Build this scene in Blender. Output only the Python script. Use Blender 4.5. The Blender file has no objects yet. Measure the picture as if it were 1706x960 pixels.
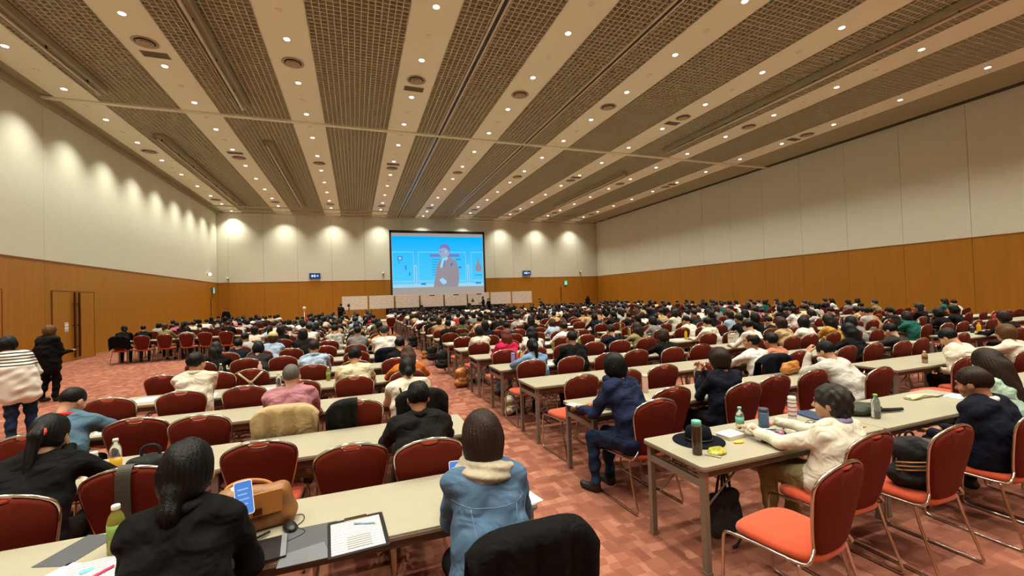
import bpy, math, random
import numpy as np
from mathutils import Vector, Matrix

rng = random.Random(7)
SC = bpy.context.scene
COL = SC.collection

# ------------------------------------------------------------------ camera, world, exposure
F_PX, YAW, PITCH, ROLL, CAM_H = 712.74, 0.3510, 0.0189, -0.0336, 1.85
def make_camera():
    cy, sy, cp, sp = math.cos(YAW), math.sin(YAW), math.cos(PITCH), math.sin(PITCH)
    f = Vector((sy*cp, cy*cp, sp)); r0 = Vector((cy, -sy, 0)); u0 = r0.cross(f)
    r = math.cos(ROLL)*r0 + math.sin(ROLL)*u0; u = -math.sin(ROLL)*r0 + math.cos(ROLL)*u0
    cam = bpy.data.cameras.new('camera'); ob = bpy.data.objects.new('camera', cam); COL.objects.link(ob)
    cam.sensor_width = 36; cam.lens = F_PX/1706*36; cam.clip_start = .05; cam.clip_end = 200
    m = Matrix((r, u, -f)).transposed().to_4x4(); m.translation = (0, 0, CAM_H)
    ob.matrix_world = m; SC.camera = ob
make_camera()
W = bpy.data.worlds.new('world'); SC.world = W; W.use_nodes = True
W.node_tree.nodes['Background'].inputs[0].default_value = (.02, .018, .015, 1)
W.node_tree.nodes['Background'].inputs[1].default_value = 0.3
SC.view_settings.view_transform = 'Standard'; SC.view_settings.look = 'None'
SC.view_settings.exposure = 0.0; SC.view_settings.gamma = 1.0; SC.view_settings.use_curve_mapping = False
SC.cycles.max_bounces = 7; SC.cycles.adaptive_threshold = .02; SC.cycles.diffuse_bounces = 3; SC.cycles.glossy_bounces = 2; SC.cycles.transmission_bounces = 6; SC.cycles.caustics_reflective = False; SC.cycles.caustics_refractive = False
LAMP_W = 720.0
LAMP_COL = (1.0, .97, .83)

# ------------------------------------------------------------------ materials
def lin(h):
    if isinstance(h, str):
        h = [int(h[i:i+2], 16) for i in (0, 2, 4)]
    o = []
    for c in h:
        c = c/255.0
        o.append(c/12.92 if c <= .04045 else ((c+.055)/1.055)**2.4)
    return tuple(o)
MATS = {}
def nodes_of(name):
    m = bpy.data.materials.new(name); m.use_nodes = True; nt = m.node_tree
    return m, nt, nt.nodes['Principled BSDF'], nt.nodes.new('ShaderNodeTexCoord')
def mat(name, col, rough=.6, metal=0., var=.12, vs=8., bump=0., bs=60., spec=.5, sheen=0., stretch=None, trans=0., alpha=1., coat=0., wrinkle=0.):
    """procedural material: colour broken by noise, optional fine bump"""
    if name in MATS: return MATS[name]
    m, nt, b, tc = nodes_of(name); N = nt.nodes.new; L = nt.links.new
    c = lin(col) if isinstance(col, str) else col
    src = tc.outputs['Object']
    if stretch:
        mp = N('ShaderNodeMapping'); mp.inputs['Scale'].default_value = stretch; L(src, mp.inputs[0]); src = mp.outputs[0]
    n = N('ShaderNodeTexNoise'); n.inputs['Scale'].default_value = vs; n.inputs['Detail'].default_value = 1.5; L(src, n.inputs['Vector'])
    r = N('ShaderNodeMix'); r.data_type = 'RGBA'
    r.inputs[6].default_value = tuple(max(0, x*(1-var)) for x in c)+(1,); r.inputs[7].default_value = tuple(min(1, x*(1+var)) for x in c)+(1,)
    L(n.outputs[0], r.inputs[0]); L(r.outputs[2], b.inputs['Base Color'])
    b.inputs['Roughness'].default_value = rough; b.inputs['Metallic'].default_value = metal
    b.inputs['Specular IOR Level'].default_value = spec
    if sheen: b.inputs['Sheen Weight'].default_value = sheen
    if trans: b.inputs['Transmission Weight'].default_value = trans
    if coat: b.inputs['Coat Weight'].default_value = coat
    b.inputs['Alpha'].default_value = alpha
    if bump:
        n2 = N('ShaderNodeTexNoise'); n2.inputs['Scale'].default_value = bs; n2.inputs['Detail'].default_value = 1; L(src, n2.inputs['Vector'])
        bp = N('ShaderNodeBump'); bp.inputs['Strength'].default_value = bump; bp.inputs['Distance'].default_value = .01
        L(n2.outputs[0], bp.inputs['Height']); L(bp.outputs[0], b.inputs['Normal'])
    if wrinkle:
        n3 = N('ShaderNodeTexNoise'); n3.inputs['Scale'].default_value = 8; n3.inputs['Detail'].default_value = 2; n3.inputs['Distortion'].default_value = .7; L(src, n3.inputs['Vector'])
        b3 = N('ShaderNodeBump'); b3.inputs['Strength'].default_value = wrinkle; b3.inputs['Distance'].default_value = .05
        L(n3.outputs[0], b3.inputs['Height'])
        if bump: L(b3.outputs[0], bp.inputs['Normal'])
        else: L(b3.outputs[0], b.inputs['Normal'])
    MATS[name] = m; return m
def emis(name, col, s=1.0, col2=None, axis=2, a=0., bnd=1.):
    if name in MATS: return MATS[name]
    m = bpy.data.materials.new(name); m.use_nodes = True; nt = m.node_tree; nt.nodes.clear()
    o = nt.nodes.new('ShaderNodeOutputMaterial'); e = nt.nodes.new('ShaderNodeEmission')
    e.inputs[0].default_value = (lin(col) if isinstance(col, str) else col)+(1,); e.inputs[1].default_value = s
    nt.links.new(e.outputs[0], o.inputs[0])
    tc = nt.nodes.new('ShaderNodeTexCoord'); n = nt.nodes.new('ShaderNodeTexNoise'); n.inputs['Scale'].default_value = .7
    nt.links.new(tc.outputs['Object'], n.inputs['Vector'])
    mx = nt.nodes.new('ShaderNodeMix'); mx.data_type = 'RGBA'
    c1 = lin(col) if isinstance(col, str) else col; c2 = (lin(col2) if isinstance(col2, str) else col2) if col2 else tuple(x*.93 for x in c1)
    mx.inputs[6].default_value = c1+(1,); mx.inputs[7].default_value = c2+(1,)
    if col2:
        sp = nt.nodes.new('ShaderNodeSeparateXYZ'); nt.links.new(tc.outputs['Object'], sp.inputs[0])
        mr = nt.nodes.new('ShaderNodeMapRange'); mr.inputs[1].default_value = a; mr.inputs[2].default_value = bnd
        nt.links.new(sp.outputs[axis], mr.inputs[0]); nt.links.new(mr.outputs[0], mx.inputs[0])
    else:
        nt.links.new(n.outputs[0], mx.inputs[0])
    nt.links.new(mx.outputs[2], e.inputs[0]); MATS[name] = m; return m
def stripes(name, base, dark, scale, axis='Z', thr=.55, lo=None, hi=None, rough=.8):
    """woven or printed bands along one object axis, optionally only between two heights"""
    if name in MATS: return MATS[name]
    m, nt, b, tc = nodes_of(name); N = nt.nodes.new; L = nt.links.new
    w = N('ShaderNodeTexWave'); w.wave_type = 'BANDS'; w.bands_direction = axis; w.inputs['Scale'].default_value = scale; w.inputs['Distortion'].default_value = .15
    L(tc.outputs['Object'], w.inputs[0])
    g = N('ShaderNodeMath'); g.operation = 'GREATER_THAN'; g.inputs[1].default_value = thr; L(w.outputs[1], g.inputs[0]); fac = g.outputs[0]
    if lo is not None:
        sp = N('ShaderNodeSeparateXYZ'); L(tc.outputs['Object'], sp.inputs[0])
        for op, v in (('GREATER_THAN', lo), ('LESS_THAN', hi)):
            q = N('ShaderNodeMath'); q.operation = op; q.inputs[1].default_value = v; L(sp.outputs[2], q.inputs[0])
            k = N('ShaderNodeMath'); k.operation = 'MULTIPLY'; L(fac, k.inputs[0]); L(q.outputs[0], k.inputs[1]); fac = k.outputs[0]
    r = N('ShaderNodeMix'); r.data_type = 'RGBA'; r.inputs[6].default_value = lin(base)+(1,); r.inputs[7].default_value = lin(dark)+(1,)
    L(fac, r.inputs[0]); L(r.outputs[2], b.inputs['Base Color']); b.inputs['Roughness'].default_value = rough
    MATS[name] = m; return m

def carpet_mat():
    m, nt, b, tc = nodes_of('carpet'); N = nt.nodes.new; L = nt.links.new
    def cells(sx, sy, off):
        mp = N('ShaderNodeMapping'); mp.inputs['Scale'].default_value = (sx, sy, 0); mp.inputs['Location'].default_value = (off, off*1.7, 0); L(tc.outputs['Object'], mp.inputs[0])
        n0 = N('ShaderNodeTexNoise'); n0.inputs['Scale'].default_value = 9; L(tc.outputs['Object'], n0.inputs[0])
        ad = N('ShaderNodeVectorMath'); ad.operation = 'MULTIPLY_ADD'; L(n0.outputs[1], ad.inputs[0]); ad.inputs[1].default_value = (.5, .5, 0); L(mp.outputs[0], ad.inputs[2])
        fl = N('ShaderNodeVectorMath'); fl.operation = 'FLOOR'; L(ad.outputs[0], fl.inputs[0])
        w = N('ShaderNodeTexWhiteNoise'); w.noise_dimensions = '2D'; L(fl.outputs[0], w.inputs['Vector']); return w.outputs[0]
    a, c = cells(13, 6.5, .3), cells(5.5, 12, 4.1)
    mu = N('ShaderNodeMath'); mu.operation = 'MULTIPLY'; L(a, mu.inputs[0]); L(c, mu.inputs[1])
    fib = N('ShaderNodeTexNoise'); fib.inputs['Scale'].default_value = 240; fib.inputs['Detail'].default_value = 2; L(tc.outputs['Object'], fib.inputs[0])
    big = N('ShaderNodeTexNoise'); big.inputs['Scale'].default_value = .8; L(tc.outputs['Object'], big.inputs[0])
    r = N('ShaderNodeValToRGB'); e = r.color_ramp.elements
    e[0].position = 0.; e[0].color = lin('7c4b3b')+(1,); e[1].position = .8; e[1].color = lin('a5705b')+(1,)
    q = e.new(.3); q.color = lin('925c49')+(1,)
    L(mu.outputs[0], r.inputs[0])
    x = N('ShaderNodeMix'); x.data_type = 'RGBA'; x.blend_type = 'OVERLAY'; x.inputs[0].default_value = .25; L(r.outputs[0], x.inputs[6]); L(fib.outputs[1], x.inputs[7])
    x2 = N('ShaderNodeMix'); x2.data_type = 'RGBA'; x2.blend_type = 'SOFT_LIGHT'; x2.inputs[0].default_value = .25; L(x.outputs[2], x2.inputs[6]); L(big.outputs[0], x2.inputs[7])
    L(x2.outputs[2], b.inputs['Base Color']); b.inputs['Roughness'].default_value = .95; b.inputs['Specular IOR Level'].default_value = .1
    bp = N('ShaderNodeBump'); bp.inputs['Strength'].default_value = .35; bp.inputs['Distance'].default_value = .006; L(fib.outputs[0], bp.inputs['Height']); L(bp.outputs[0], b.inputs['Normal'])
    MATS['carpet'] = m; return m

def printed(name, base='e8e2d6', ink='8d8a8c', sc=60., amount=.55, up=False):
    """paper with rows of small print"""
    if name in MATS: return MATS[name]
    m, nt, b, tc = nodes_of(name); N = nt.nodes.new; L = nt.links.new
    w = N('ShaderNodeTexWave'); w.bands_direction = 'Z' if up else 'Y'; w.inputs['Scale'].default_value = sc/10; L(tc.outputs['Object'], w.inputs[0])
    mp = N('ShaderNodeMapping'); mp.inputs['Scale'].default_value = (sc*1.3, 1 if up else sc*.35, sc*.35 if up else 1); L(tc.outputs['Object'], mp.inputs[0])
    n = N('ShaderNodeTexNoise'); n.inputs['Scale'].default_value = 1; n.inputs['Detail'].default_value = 1; L(mp.outputs[0], n.inputs[0])
    a = N('ShaderNodeMath'); a.operation = 'GREATER_THAN'; a.inputs[1].default_value = .55; L(w.outputs[1], a.inputs[0])
    c = N('ShaderNodeMath'); c.operation = 'GREATER_THAN'; c.inputs[1].default_value = 1-amount; L(n.outputs[0], c.inputs[0])
    k = N('ShaderNodeMath'); k.operation = 'MULTIPLY'; L(a.outputs[0], k.inputs[0]); L(c.outputs[0], k.inputs[1])
    r = N('ShaderNodeMix'); r.data_type = 'RGBA'; r.inputs[6].default_value = lin(base)+(1,); r.inputs[7].default_value = lin(ink)+(1,)
    L(k.outputs[0], r.inputs[0]); L(r.outputs[2], b.inputs['Base Color']); b.inputs['Roughness'].default_value = .7
    MATS[name] = m; return m

# ------------------------------------------------------------------ mesh helpers
class MB:
    def __init__(s): s.v, s.f, s.m, s.sm = [], [], [], []
    def add(s, vs, fs, m=0, smooth=False):
        o = len(s.v); s.v += [tuple(p) for p in vs]
        for f in fs: s.f.append([i+o for i in f]); s.m.append(m); s.sm.append(smooth)
        return s
    def box(s, x0, x1, y0, y1, z0, z1, m=0):
        v = [(x, y, z) for z in (z0, z1) for y in (y0, y1) for x in (x0, x1)]
        return s.add(v, [(0, 2, 3, 1), (4, 5, 7, 6), (0, 1, 5, 4), (2, 6, 7, 3), (0, 4, 6, 2), (1, 3, 7, 5)], m)
    def rings(s, rings, m=0, smooth=True, cap0=True, cap1=True, closed=True):
        n = len(rings[0]); v = [p for r in rings for p in r]; f = []
        for k in range(len(rings)-1):
            for i in range(n if closed else n-1):
                j = (i+1) % n; f.append((k*n+i, k*n+j, (k+1)*n+j, (k+1)*n+i))
        s.add(v, f, m, smooth); o = len(s.v)-len(v)
        if cap0: s.f.append([o+i for i in reversed(range(n))]); s.m.append(m); s.sm.append(False)
        if cap1: s.f.append([o+(len(rings)-1)*n+i for i in range(n)]); s.m.append(m); s.sm.append(False)
        return s
    def tube(s, pts, r, seg=8, m=0, closed=False):
        P = [Vector(p) for p in pts]; n = len(P); rr = r if isinstance(r, (list, tuple)) else [r]*n
        rings = []; up = None
        for i in range(n):
            a = P[(i-1) % n] if (i > 0 or closed) else P[i]; b = P[(i+1) % n] if (i < n-1 or closed) else P[i]
            t = (b-a).normalized()
            if up is None: up = Vector((0, 0, 1)) if abs(t.z) < .9 else Vector((1, 0, 0))
            sd = t.cross(up)
            if sd.length < 1e-6: sd = t.cross(Vector((0, 1, 0)))
            sd.normalize(); up = sd.cross(t).normalized()
            rings.append([P[i]+rr[i]*(math.cos(2*math.pi*q/seg)*sd+math.sin(2*math.pi*q/seg)*up) for q in range(seg)])
        if closed: rings.append(rings[0])
        return s.rings(rings, m, True, not closed, not closed)
    def lathe(s, prof, seg=20, c=(0, 0, 0), m=0, smooth=True):
        rings = [[(c[0]+max(r, 1e-4)*math.cos(2*math.pi*q/seg), c[1]+max(r, 1e-4)*math.sin(2*math.pi*q/seg), c[2]+z) for q in range(seg)] for r, z in prof]
        return s.rings(rings, m, smooth)
    def prism(s, poly, z0, z1, m=0, ch=0.):
        """poly: ccw xy outline; ch chamfers both rims"""
        if ch:
            cx = sum(p[0] for p in poly)/len(poly); cy = sum(p[1] for p in poly)/len(poly)
            def sh(z, d): return [(p[0]-math.copysign(min(d, abs(p[0]-cx)), p[0]-cx), p[1]-math.copysign(min(d, abs(p[1]-cy)), p[1]-cy), z) for p in poly]
            return s.rings([sh(z0, ch), sh(z0+ch, 0), sh(z1-ch, 0), sh(z1, ch)], m, False)
        return s.rings([[(x, y, z0) for x, y in poly], [(x, y, z1) for x, y in poly]], m, False)
    def xform(s, M, start=0):
        for i in range(start, len(s.v)): s.v[i] = tuple(M @ Vector(s.v[i]))
        return s
    def mesh(s, name, mats):
        me = bpy.data.meshes.new(name); me.from_pydata(s.v, [], s.f)
        for m in (mats if isinstance(mats, (list, tuple)) else [mats]): me.materials.append(m)
        me.polygons.foreach_set('material_index', s.m); me.polygons.foreach_set('use_smooth', s.sm); me.update(); return me
def rrect(w, d, r, n=4, cx=0, cy=0):
    o = []
    for sx, sy, a0 in ((1, 1, 0), (-1, 1, 90), (-1, -1, 180), (1, -1, 270)):
        for k in range(n+1):
            a = math.radians(a0+90*k/n); o.append((cx+sx*(w/2-r)+r*math.cos(a), cy+sy*(d/2-r)+r*math.sin(a)))
    return o
def chaikin(p, it=2):
    p = [Vector(q) for q in p]
    for _ in range(it):
        q = [p[0]]
        for a, b in zip(p, p[1:]): q += [a*.75+b*.25, a*.25+b*.75]
        q.append(p[-1]); p = q
    return p

def ob(name, me, parent=None, loc=None, rz=None, M=None):
    o = bpy.data.objects.new(name, me); COL.objects.link(o)
    if parent is not None: o.parent = parent
    if loc is not None: o.location = loc
    if rz is not None: o.rotation_euler = (0, 0, rz)
    if M is not None: o.matrix_basis = M
    return o
def tag(o, label=None, cat=None, group=None, kind=None):
    if label: o['label'] = label
    if cat: o['category'] = cat
    if group: o['group'] = group
    if kind: o['kind'] = kind
    return o
def empty(name, loc=(0, 0, 0), rz=0):
    o = bpy.data.objects.new(name, None); COL.objects.link(o); o.location = loc; o.rotation_euler = (0, 0, rz); o.empty_display_size = .1; return o
ORD = 'zeroth first second third fourth fifth sixth seventh eighth ninth tenth eleventh twelfth thirteenth fourteenth fifteenth sixteenth seventeenth eighteenth nineteenth twentieth twenty-first twenty-second twenty-third'.split()
# ------------------------------------------------------------------ room shell
XL, XR, YB, YF, ZC, ZW = -9.94, 23.64, 38.66, -7.0, 9.12, 3.61
M_CARPET = carpet_mat()
M_WOOD = mat('orange_wood_veneer', 'a8701a', .42, var=.16, vs=1.2, stretch=(5, 5, .35), bump=.04, bs=30, spec=.45)
M_JOINT = mat('joint_shadow_gap', '2b1d10', .9, var=.2)
M_WALL = mat('wall_fabric_panel', 'd8d8c4', .9, var=.03, vs=3, bump=.08, bs=220, spec=.15)
M_PLASTER = mat('ceiling_plaster', 'e8ead2', .85, var=.02, vs=1.5, spec=.2)
M_GRID = mat('louvre_metal', 'c0bfa2', .6, var=.06, vs=2, spec=.3)
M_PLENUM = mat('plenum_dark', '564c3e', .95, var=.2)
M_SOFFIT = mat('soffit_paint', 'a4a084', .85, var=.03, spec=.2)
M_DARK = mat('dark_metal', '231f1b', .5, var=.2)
M_BRASS = mat('bronze_handle', '5c3b18', .35, metal=.8, var=.1)

fl = ob('floor', MB().box(XL-.4, XR+.4, YF-.4, YB+.4, -.2, 0).mesh('floor', M_CARPET)); tag(fl, kind='structure', label='reddish carpet floor in mottled rectangles')

def wall(name, axis, pos, spans, inward):
    """two tiers of panels hung on a backing slab; spans: joints along the wall"""
    a, b = spans[0], spans[-1]
    bx = MB()
    lo, hi = (pos-.3, pos-.05) if inward > 0 else (pos+.05, pos+.3)
    if axis == 'x': bx.box(lo, hi, a-.3, b+.3, 0, ZC+1.2)
    else: bx.box(a-.3, b+.3, lo, hi, 0, ZC+1.2)
    root = ob(name, bx.mesh(name, M_JOINT)); tag(root, kind='structure')
    for z0, z1, m, nm in ((.0, ZW-.035, M_WOOD, 'wood_panel'), (ZW+.012, ZC+.02, M_WALL, 'fabric_panel')):
        for p, q in zip(spans, spans[1:]):
            mb = MB(); g = .006; t0, t1 = (pos-.05, pos) if inward > 0 else (pos, pos+.05)
            if axis == 'x': mb.box(t0, t1, p+g, q-g, z0, z1)
            else: mb.box(p+g, q-g, t0, t1, z0, z1)
            ob(nm, mb.mesh(nm, m), root)
    mb = MB()
    t0, t1 = (pos-.05, pos+.012) if inward > 0 else (pos-.012, pos+.05)
    if axis == 'x': mb.box(t0, t1, a, b, ZW-.035, ZW+.008)
    else: mb.box(a, b, t0, t1, ZW-.035, ZW+.008)
    ob('rail_cap', mb.mesh('rail_cap', mat('rail_cap_wood', '86541c', .5, var=.1)), root)
    mb = MB(); s0, s1 = (pos, pos+.015) if inward > 0 else (pos-.015, pos)
    if axis == 'x': mb.box(s0, s1, a, b, 0, .08)
    else: mb.box(a, b, s0, s1, 0, .08)
    ob('skirting', mb.mesh('skirting', mat('skirting_wood', 'b98a62', .6, var=.1)), root)
    return root
wall('wall_right', 'x', XR, [YF, -4.7, -2.3, .1, 2.5, 4.95, 7.45, 9.88, 12.2, 14.55, 16.9, 19.3, 21.75, 24.15, 26.55, 29.0, 31.4, 33.8, 36.2, YB], -1)
wall('wall_back', 'y', YB, [XL, -9.2, -6.8, -4.36, -1.8, .8, 3.98, 7.0, 9.9, 12.48, 14.36, 16.24, 18.71, 21.35, XR], -1)
wall('wall_left', 'x', XL, [YF, 0, 6.2, 12.7, 19.15, YB], 1)
wall('wall_behind', 'y', YF, [XL, -6, -2, 2, 6, 10, 14, 18, XR], 1)

def wall_door(name, y0, y1, label, paper=True, h=2.56, hinge_gap=True):
    """flush double door in the veneer with two tall pull bars"""
    r = empty(name, (XL, (y0+y1)/2, 0)); tag(r, label, kind='structure')
    w = (y1-y0)/2
    for s in (-1, 1):
        a, b = (-w, -.02) if s < 0 else (.02, w)
        ob('door_leaf', MB().box(.0, .03, a, b, .01, h).mesh('door_leaf', M_WOOD), r)
    ob('door_gap', MB().box(.001, .022, -.02, .02, .0, h).mesh('door_gap', M_JOINT), r)
    for s in (-1, 1):
        y = s*.14
        mb = MB().box(.075, .12, y-.035, y+.035, .12, h-.03)
        for z in (.5, 1.3, 2.1): mb.box(.03, .08, y-.015, y+.015, z-.015, z+.015)
        ob('pull_bar', mb.mesh('pull_bar', M_BRASS), r)
    fr = MB().box(.0, .036, -w-.03, -w-.012, 0, h+.02).box(.0, .036, w+.012, w+.03, 0, h+.02).box(0, .036, -w-.03, w+.03, h+.006, h+.022)
    ob('door_frame', fr.mesh('door_frame', mat('door_edge_wood', '6f4414', .5, var=.1)), r)
    if paper:
        ob('notice_paper', MB().box(.031, .034, -.62, -.4, 1.1, 1.44).mesh('notice_paper', printed('notice_print', 'efe8da', up=True)), r)
wall_door('door_1', 19.5, 22.0, 'double door in the wood wall with a white notice')
wall_door('door_2', 14.7, 17.2, 'double door nearest the camera in the wood wall', paper=False)
d3 = empty('door_3', (XL, 37.4, 0)); tag(d3, 'narrow service door by the far corner with green sign', kind='structure')
ob('door_leaf', MB().box(0, .03, -.45, .45, .01, 2.4).mesh('door_leaf3', M_WOOD), d3)
ob('door_gap', MB().box(.0, .034, -.49, -.45, 0, 2.42).mesh('door_gap3', M_JOINT), d3)
d4 = empty('door_4', (19.9, YB, 0)); tag(d4, 'dark edged service door in the front wall', kind='structure')
ob('door_leaf', MB().box(-.5, .5, -.03, 0, .01, 2.6).mesh('door_leaf4', M_WOOD), d4)
ob('door_gap', MB().box(-.56, -.5, -.034, 0, 0, 2.62).mesh('door_gap4', M_JOINT), d4)

# ceiling: nine plaster strips, open louvre panels between, cross rail
STRIPS = [-8.80, -5.22, -1.60, 2.07, 5.75, 9.45, 13.10, 16.80, 20.52]
SW = 1.22
RAIL_Y = 18.9
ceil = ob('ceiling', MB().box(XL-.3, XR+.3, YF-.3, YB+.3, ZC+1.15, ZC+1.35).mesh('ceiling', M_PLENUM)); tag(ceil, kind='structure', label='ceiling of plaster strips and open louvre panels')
for sx in STRIPS:
    for y0, y1 in ((YF, RAIL_Y-.02), (RAIL_Y+.02, YB)):
        ob('plaster_strip', MB().box(sx-SW/2, sx+SW/2, y0, y1, ZC, ZC+.12).mesh('plaster_strip', M_PLASTER), ceil)
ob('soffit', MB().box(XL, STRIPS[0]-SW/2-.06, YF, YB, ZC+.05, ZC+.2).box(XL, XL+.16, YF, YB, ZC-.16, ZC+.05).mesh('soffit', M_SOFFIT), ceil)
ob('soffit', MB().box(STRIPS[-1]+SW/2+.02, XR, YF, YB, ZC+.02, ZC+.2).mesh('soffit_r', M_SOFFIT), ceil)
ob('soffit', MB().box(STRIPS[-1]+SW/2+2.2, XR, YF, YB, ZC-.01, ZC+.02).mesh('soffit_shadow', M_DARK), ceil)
CELL = .16
for a, b in zip(STRIPS, STRIPS[1:]):
    x0, x1 = a+SW/2, b-SW/2
    for y0, y1 in ((4.0, RAIL_Y-.05), (RAIL_Y+.05, YB)):
        mb = MB(); nx = round((x1-x0)/CELL); ny = round((y1-y0)/CELL)
        for i in range(nx+1):
            x = x0+(x1-x0)*i/nx; mb.box(x-.011, x+.011, y0, y1, ZC+.0, ZC+.11)
        for j in range(ny+1):
            y = y0+(y1-y0)*j/ny; mb.box(x0, x1, y-.011, y+.011, ZC+.001, ZC+.11)
        g = ob('louvre_grid', mb.mesh('louvre_grid', M_GRID), ceil); tag(g, kind='stuff')
    ob('louvre_grid', MB().box(x0, x1, YF, 4.0, ZC+.02, ZC+.1).mesh('louvre_grid_rear', M_GRID), ceil)
mb = MB()
ob('cross_rail', MB().box(XL+.1, XR, RAIL_Y-.14, RAIL_Y-.04, ZC-.05, ZC+.02).box(XL+.1, XR, RAIL_Y+.04, RAIL_Y+.1, ZC-.03, ZC+.02).mesh('cross_rail', M_PLASTER), ceil)
ob('cross_rail_slot', MB().box(XL+.1, XR, RAIL_Y-.04, RAIL_Y+.04, ZC-.012, ZC+.02).mesh('cross_rail_slot', M_DARK), ceil)
M_ALU = mat('pale_rail_metal', 'cfc4ad', .4, metal=.2, var=.05)
for x, lab in ((3.66, 'screen'), (7.80, 'stage')):
    for dx in (-.085, .085):
        ob('track_rail', MB().box(x+dx-.03, x+dx+.03, YF, YB, ZC-.03, ZC+.03).mesh('track_rail', M_ALU), ceil)
    ob('track_slot', MB().box(x-.055, x+.055, YF, YB, ZC-.012, ZC+.02).mesh('track_slot', M_DARK), ceil)

# hung batten channels
def batten(x, y0, y1, label):
    r = empty('lighting_batten', (x, y0, ZC-.28)); tag(r, label, 'lighting rail', 'lighting rails under the ceiling'); L = y1-y0
    ob('channel', MB().box(-.17, .17, 0, L, .16, .26).box(-.19, -.15, 0, L, .05, .26).box(.15, .19, 0, L, .05, .26).mesh('channel', M_SOFFIT), r)
    ob('pipe', MB().tube([(-.02, 0, .02), (-.02, L, .02)], .045, 10).mesh('pipe', M_ALU), r)
    for k in range(int(L/1.9)+1):
        y = .4+k*1.9
        if y < L-.2: ob('hook', MB().box(-.035, .0, y-.02, y+.02, -.02, .2).mesh('hook', M_DARK), r)
batten(-7.62, 5.0, 17.5, 'long lighting rail over the door wall side, before the cross rail')
batten(-7.55, 21.6, 36.0, 'long lighting rail over the door wall side, beyond the cross rail')
batten(-3.6, 4.5, 17.5, 'lighting rail in the second louvre bay, before the cross rail')
batten(-3.5, 21.3, 34.5, 'lighting rail in the second louvre bay, beyond the cross rail')
batten(15.08, 4.0, 17.6, 'lighting rail over the far seating side, before the cross rail')
batten(15.3, 21.5, 31.0, 'lighting rail over the far seating side, beyond the cross rail')
for i, y in enumerate((34.6, 36.1, 37.4)):
    for x0, x1, side in ((-9.3, 3.2, 'beside'), (8.2, 22.5, 'beyond')):
        r = empty('stage_batten', (x0, y, ZC-.34)); tag(r, f'{ORD[i+1]} thin stage batten pipe hung crosswise before the front wall, {side} the track rails', 'batten pipe', 'stage batten pipes')
        ob('pipe', MB().tube([(0, 0, 0), (x1-x0, 0, 0)], .04, 8).mesh('stage_pipe', M_ALU), r)
        for k in range(6):
            xx = (x1-x0)*(k+.5)/6; ob('hanger', MB().tube([(xx, 0, 0), (xx, 0, .4)], .012, 6).mesh('hanger', M_ALU), r)

# recessed downlights (each with its own lamp), dark spare rings, round air diffusers, grilles
M_GLOW = emis('downlight_glow', (1.0, .95, .86), 14)
M_RING = mat('white_trim_ring', 'e9dfcc', .5, var=.04)
ring_me = MB().lathe([(.075, .0), (.095, -.006), (.1, -.002), (.1, .0)], 20).mesh('downlight_ring', M_RING)
lens_me = MB().lathe([(.078, -.003), (.078, .001)], 20).mesh('downlight_lens', M_GLOW)
sp = bpy.data.lights.new('downlight_lamp', 'SPOT'); sp.energy = LAMP_W; sp.color = LAMP_COL; sp.spot_size = math.radians(107); sp.spot_blend = 1.0; sp.shadow_soft_size = .08
spare_me = MB().lathe([(.055, -.002), (.06, -.012), (.075, -.014), (.085, -.01), (.087, 0)], 16).mesh('spare_ring', M_RING)
spare_in = MB().lathe([(.056, -.001), (.056, 0)], 14).mesh('spare_lens', mat('dull_lens', 'b9a98e', .4, var=.1))
dif_me = MB().lathe([(.29, -.002), (.31, -.02), (.27, -.03), (.24, -.015), (.24, 0)], 24).mesh('air_diffuser', mat('diffuser_metal', 'b3a68c', .5, var=.08))
dif_c = [MB().lathe([(r-.02, -.012), (r, -.045), (r-.008, -.046), (r-.03, -.012)], 22).mesh('diffuser_cone', mat('diffuser_metal', 'b3a68c')) for r in (.2, .12)]
dif_b = MB().lathe([(.24, -.006), (.24, -.003)], 22).mesh('diffuser_throat', M_DARK)
gri_f = MB().box(-.33, .33, -.16, .16, -.012, 0).mesh('air_grille', mat('grille_grey', '8d8676', .6, var=.05))
gri_s = MB().box(-.3, .3, -.008, .008, -.022, -.012).mesh('slat', mat('grille_slat', '77705f', .6))
SN = ['strip along door wall', 'second strip from door wall', 'third strip from door wall', 'strip over the aisle', 'strip above the screen',
      'sixth strip from door wall', 'seventh strip from door wall', 'eighth strip from door wall', 'last strip before plain wall']
YL = [10.46+2.515*k for k in range(-6, 12)]
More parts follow.
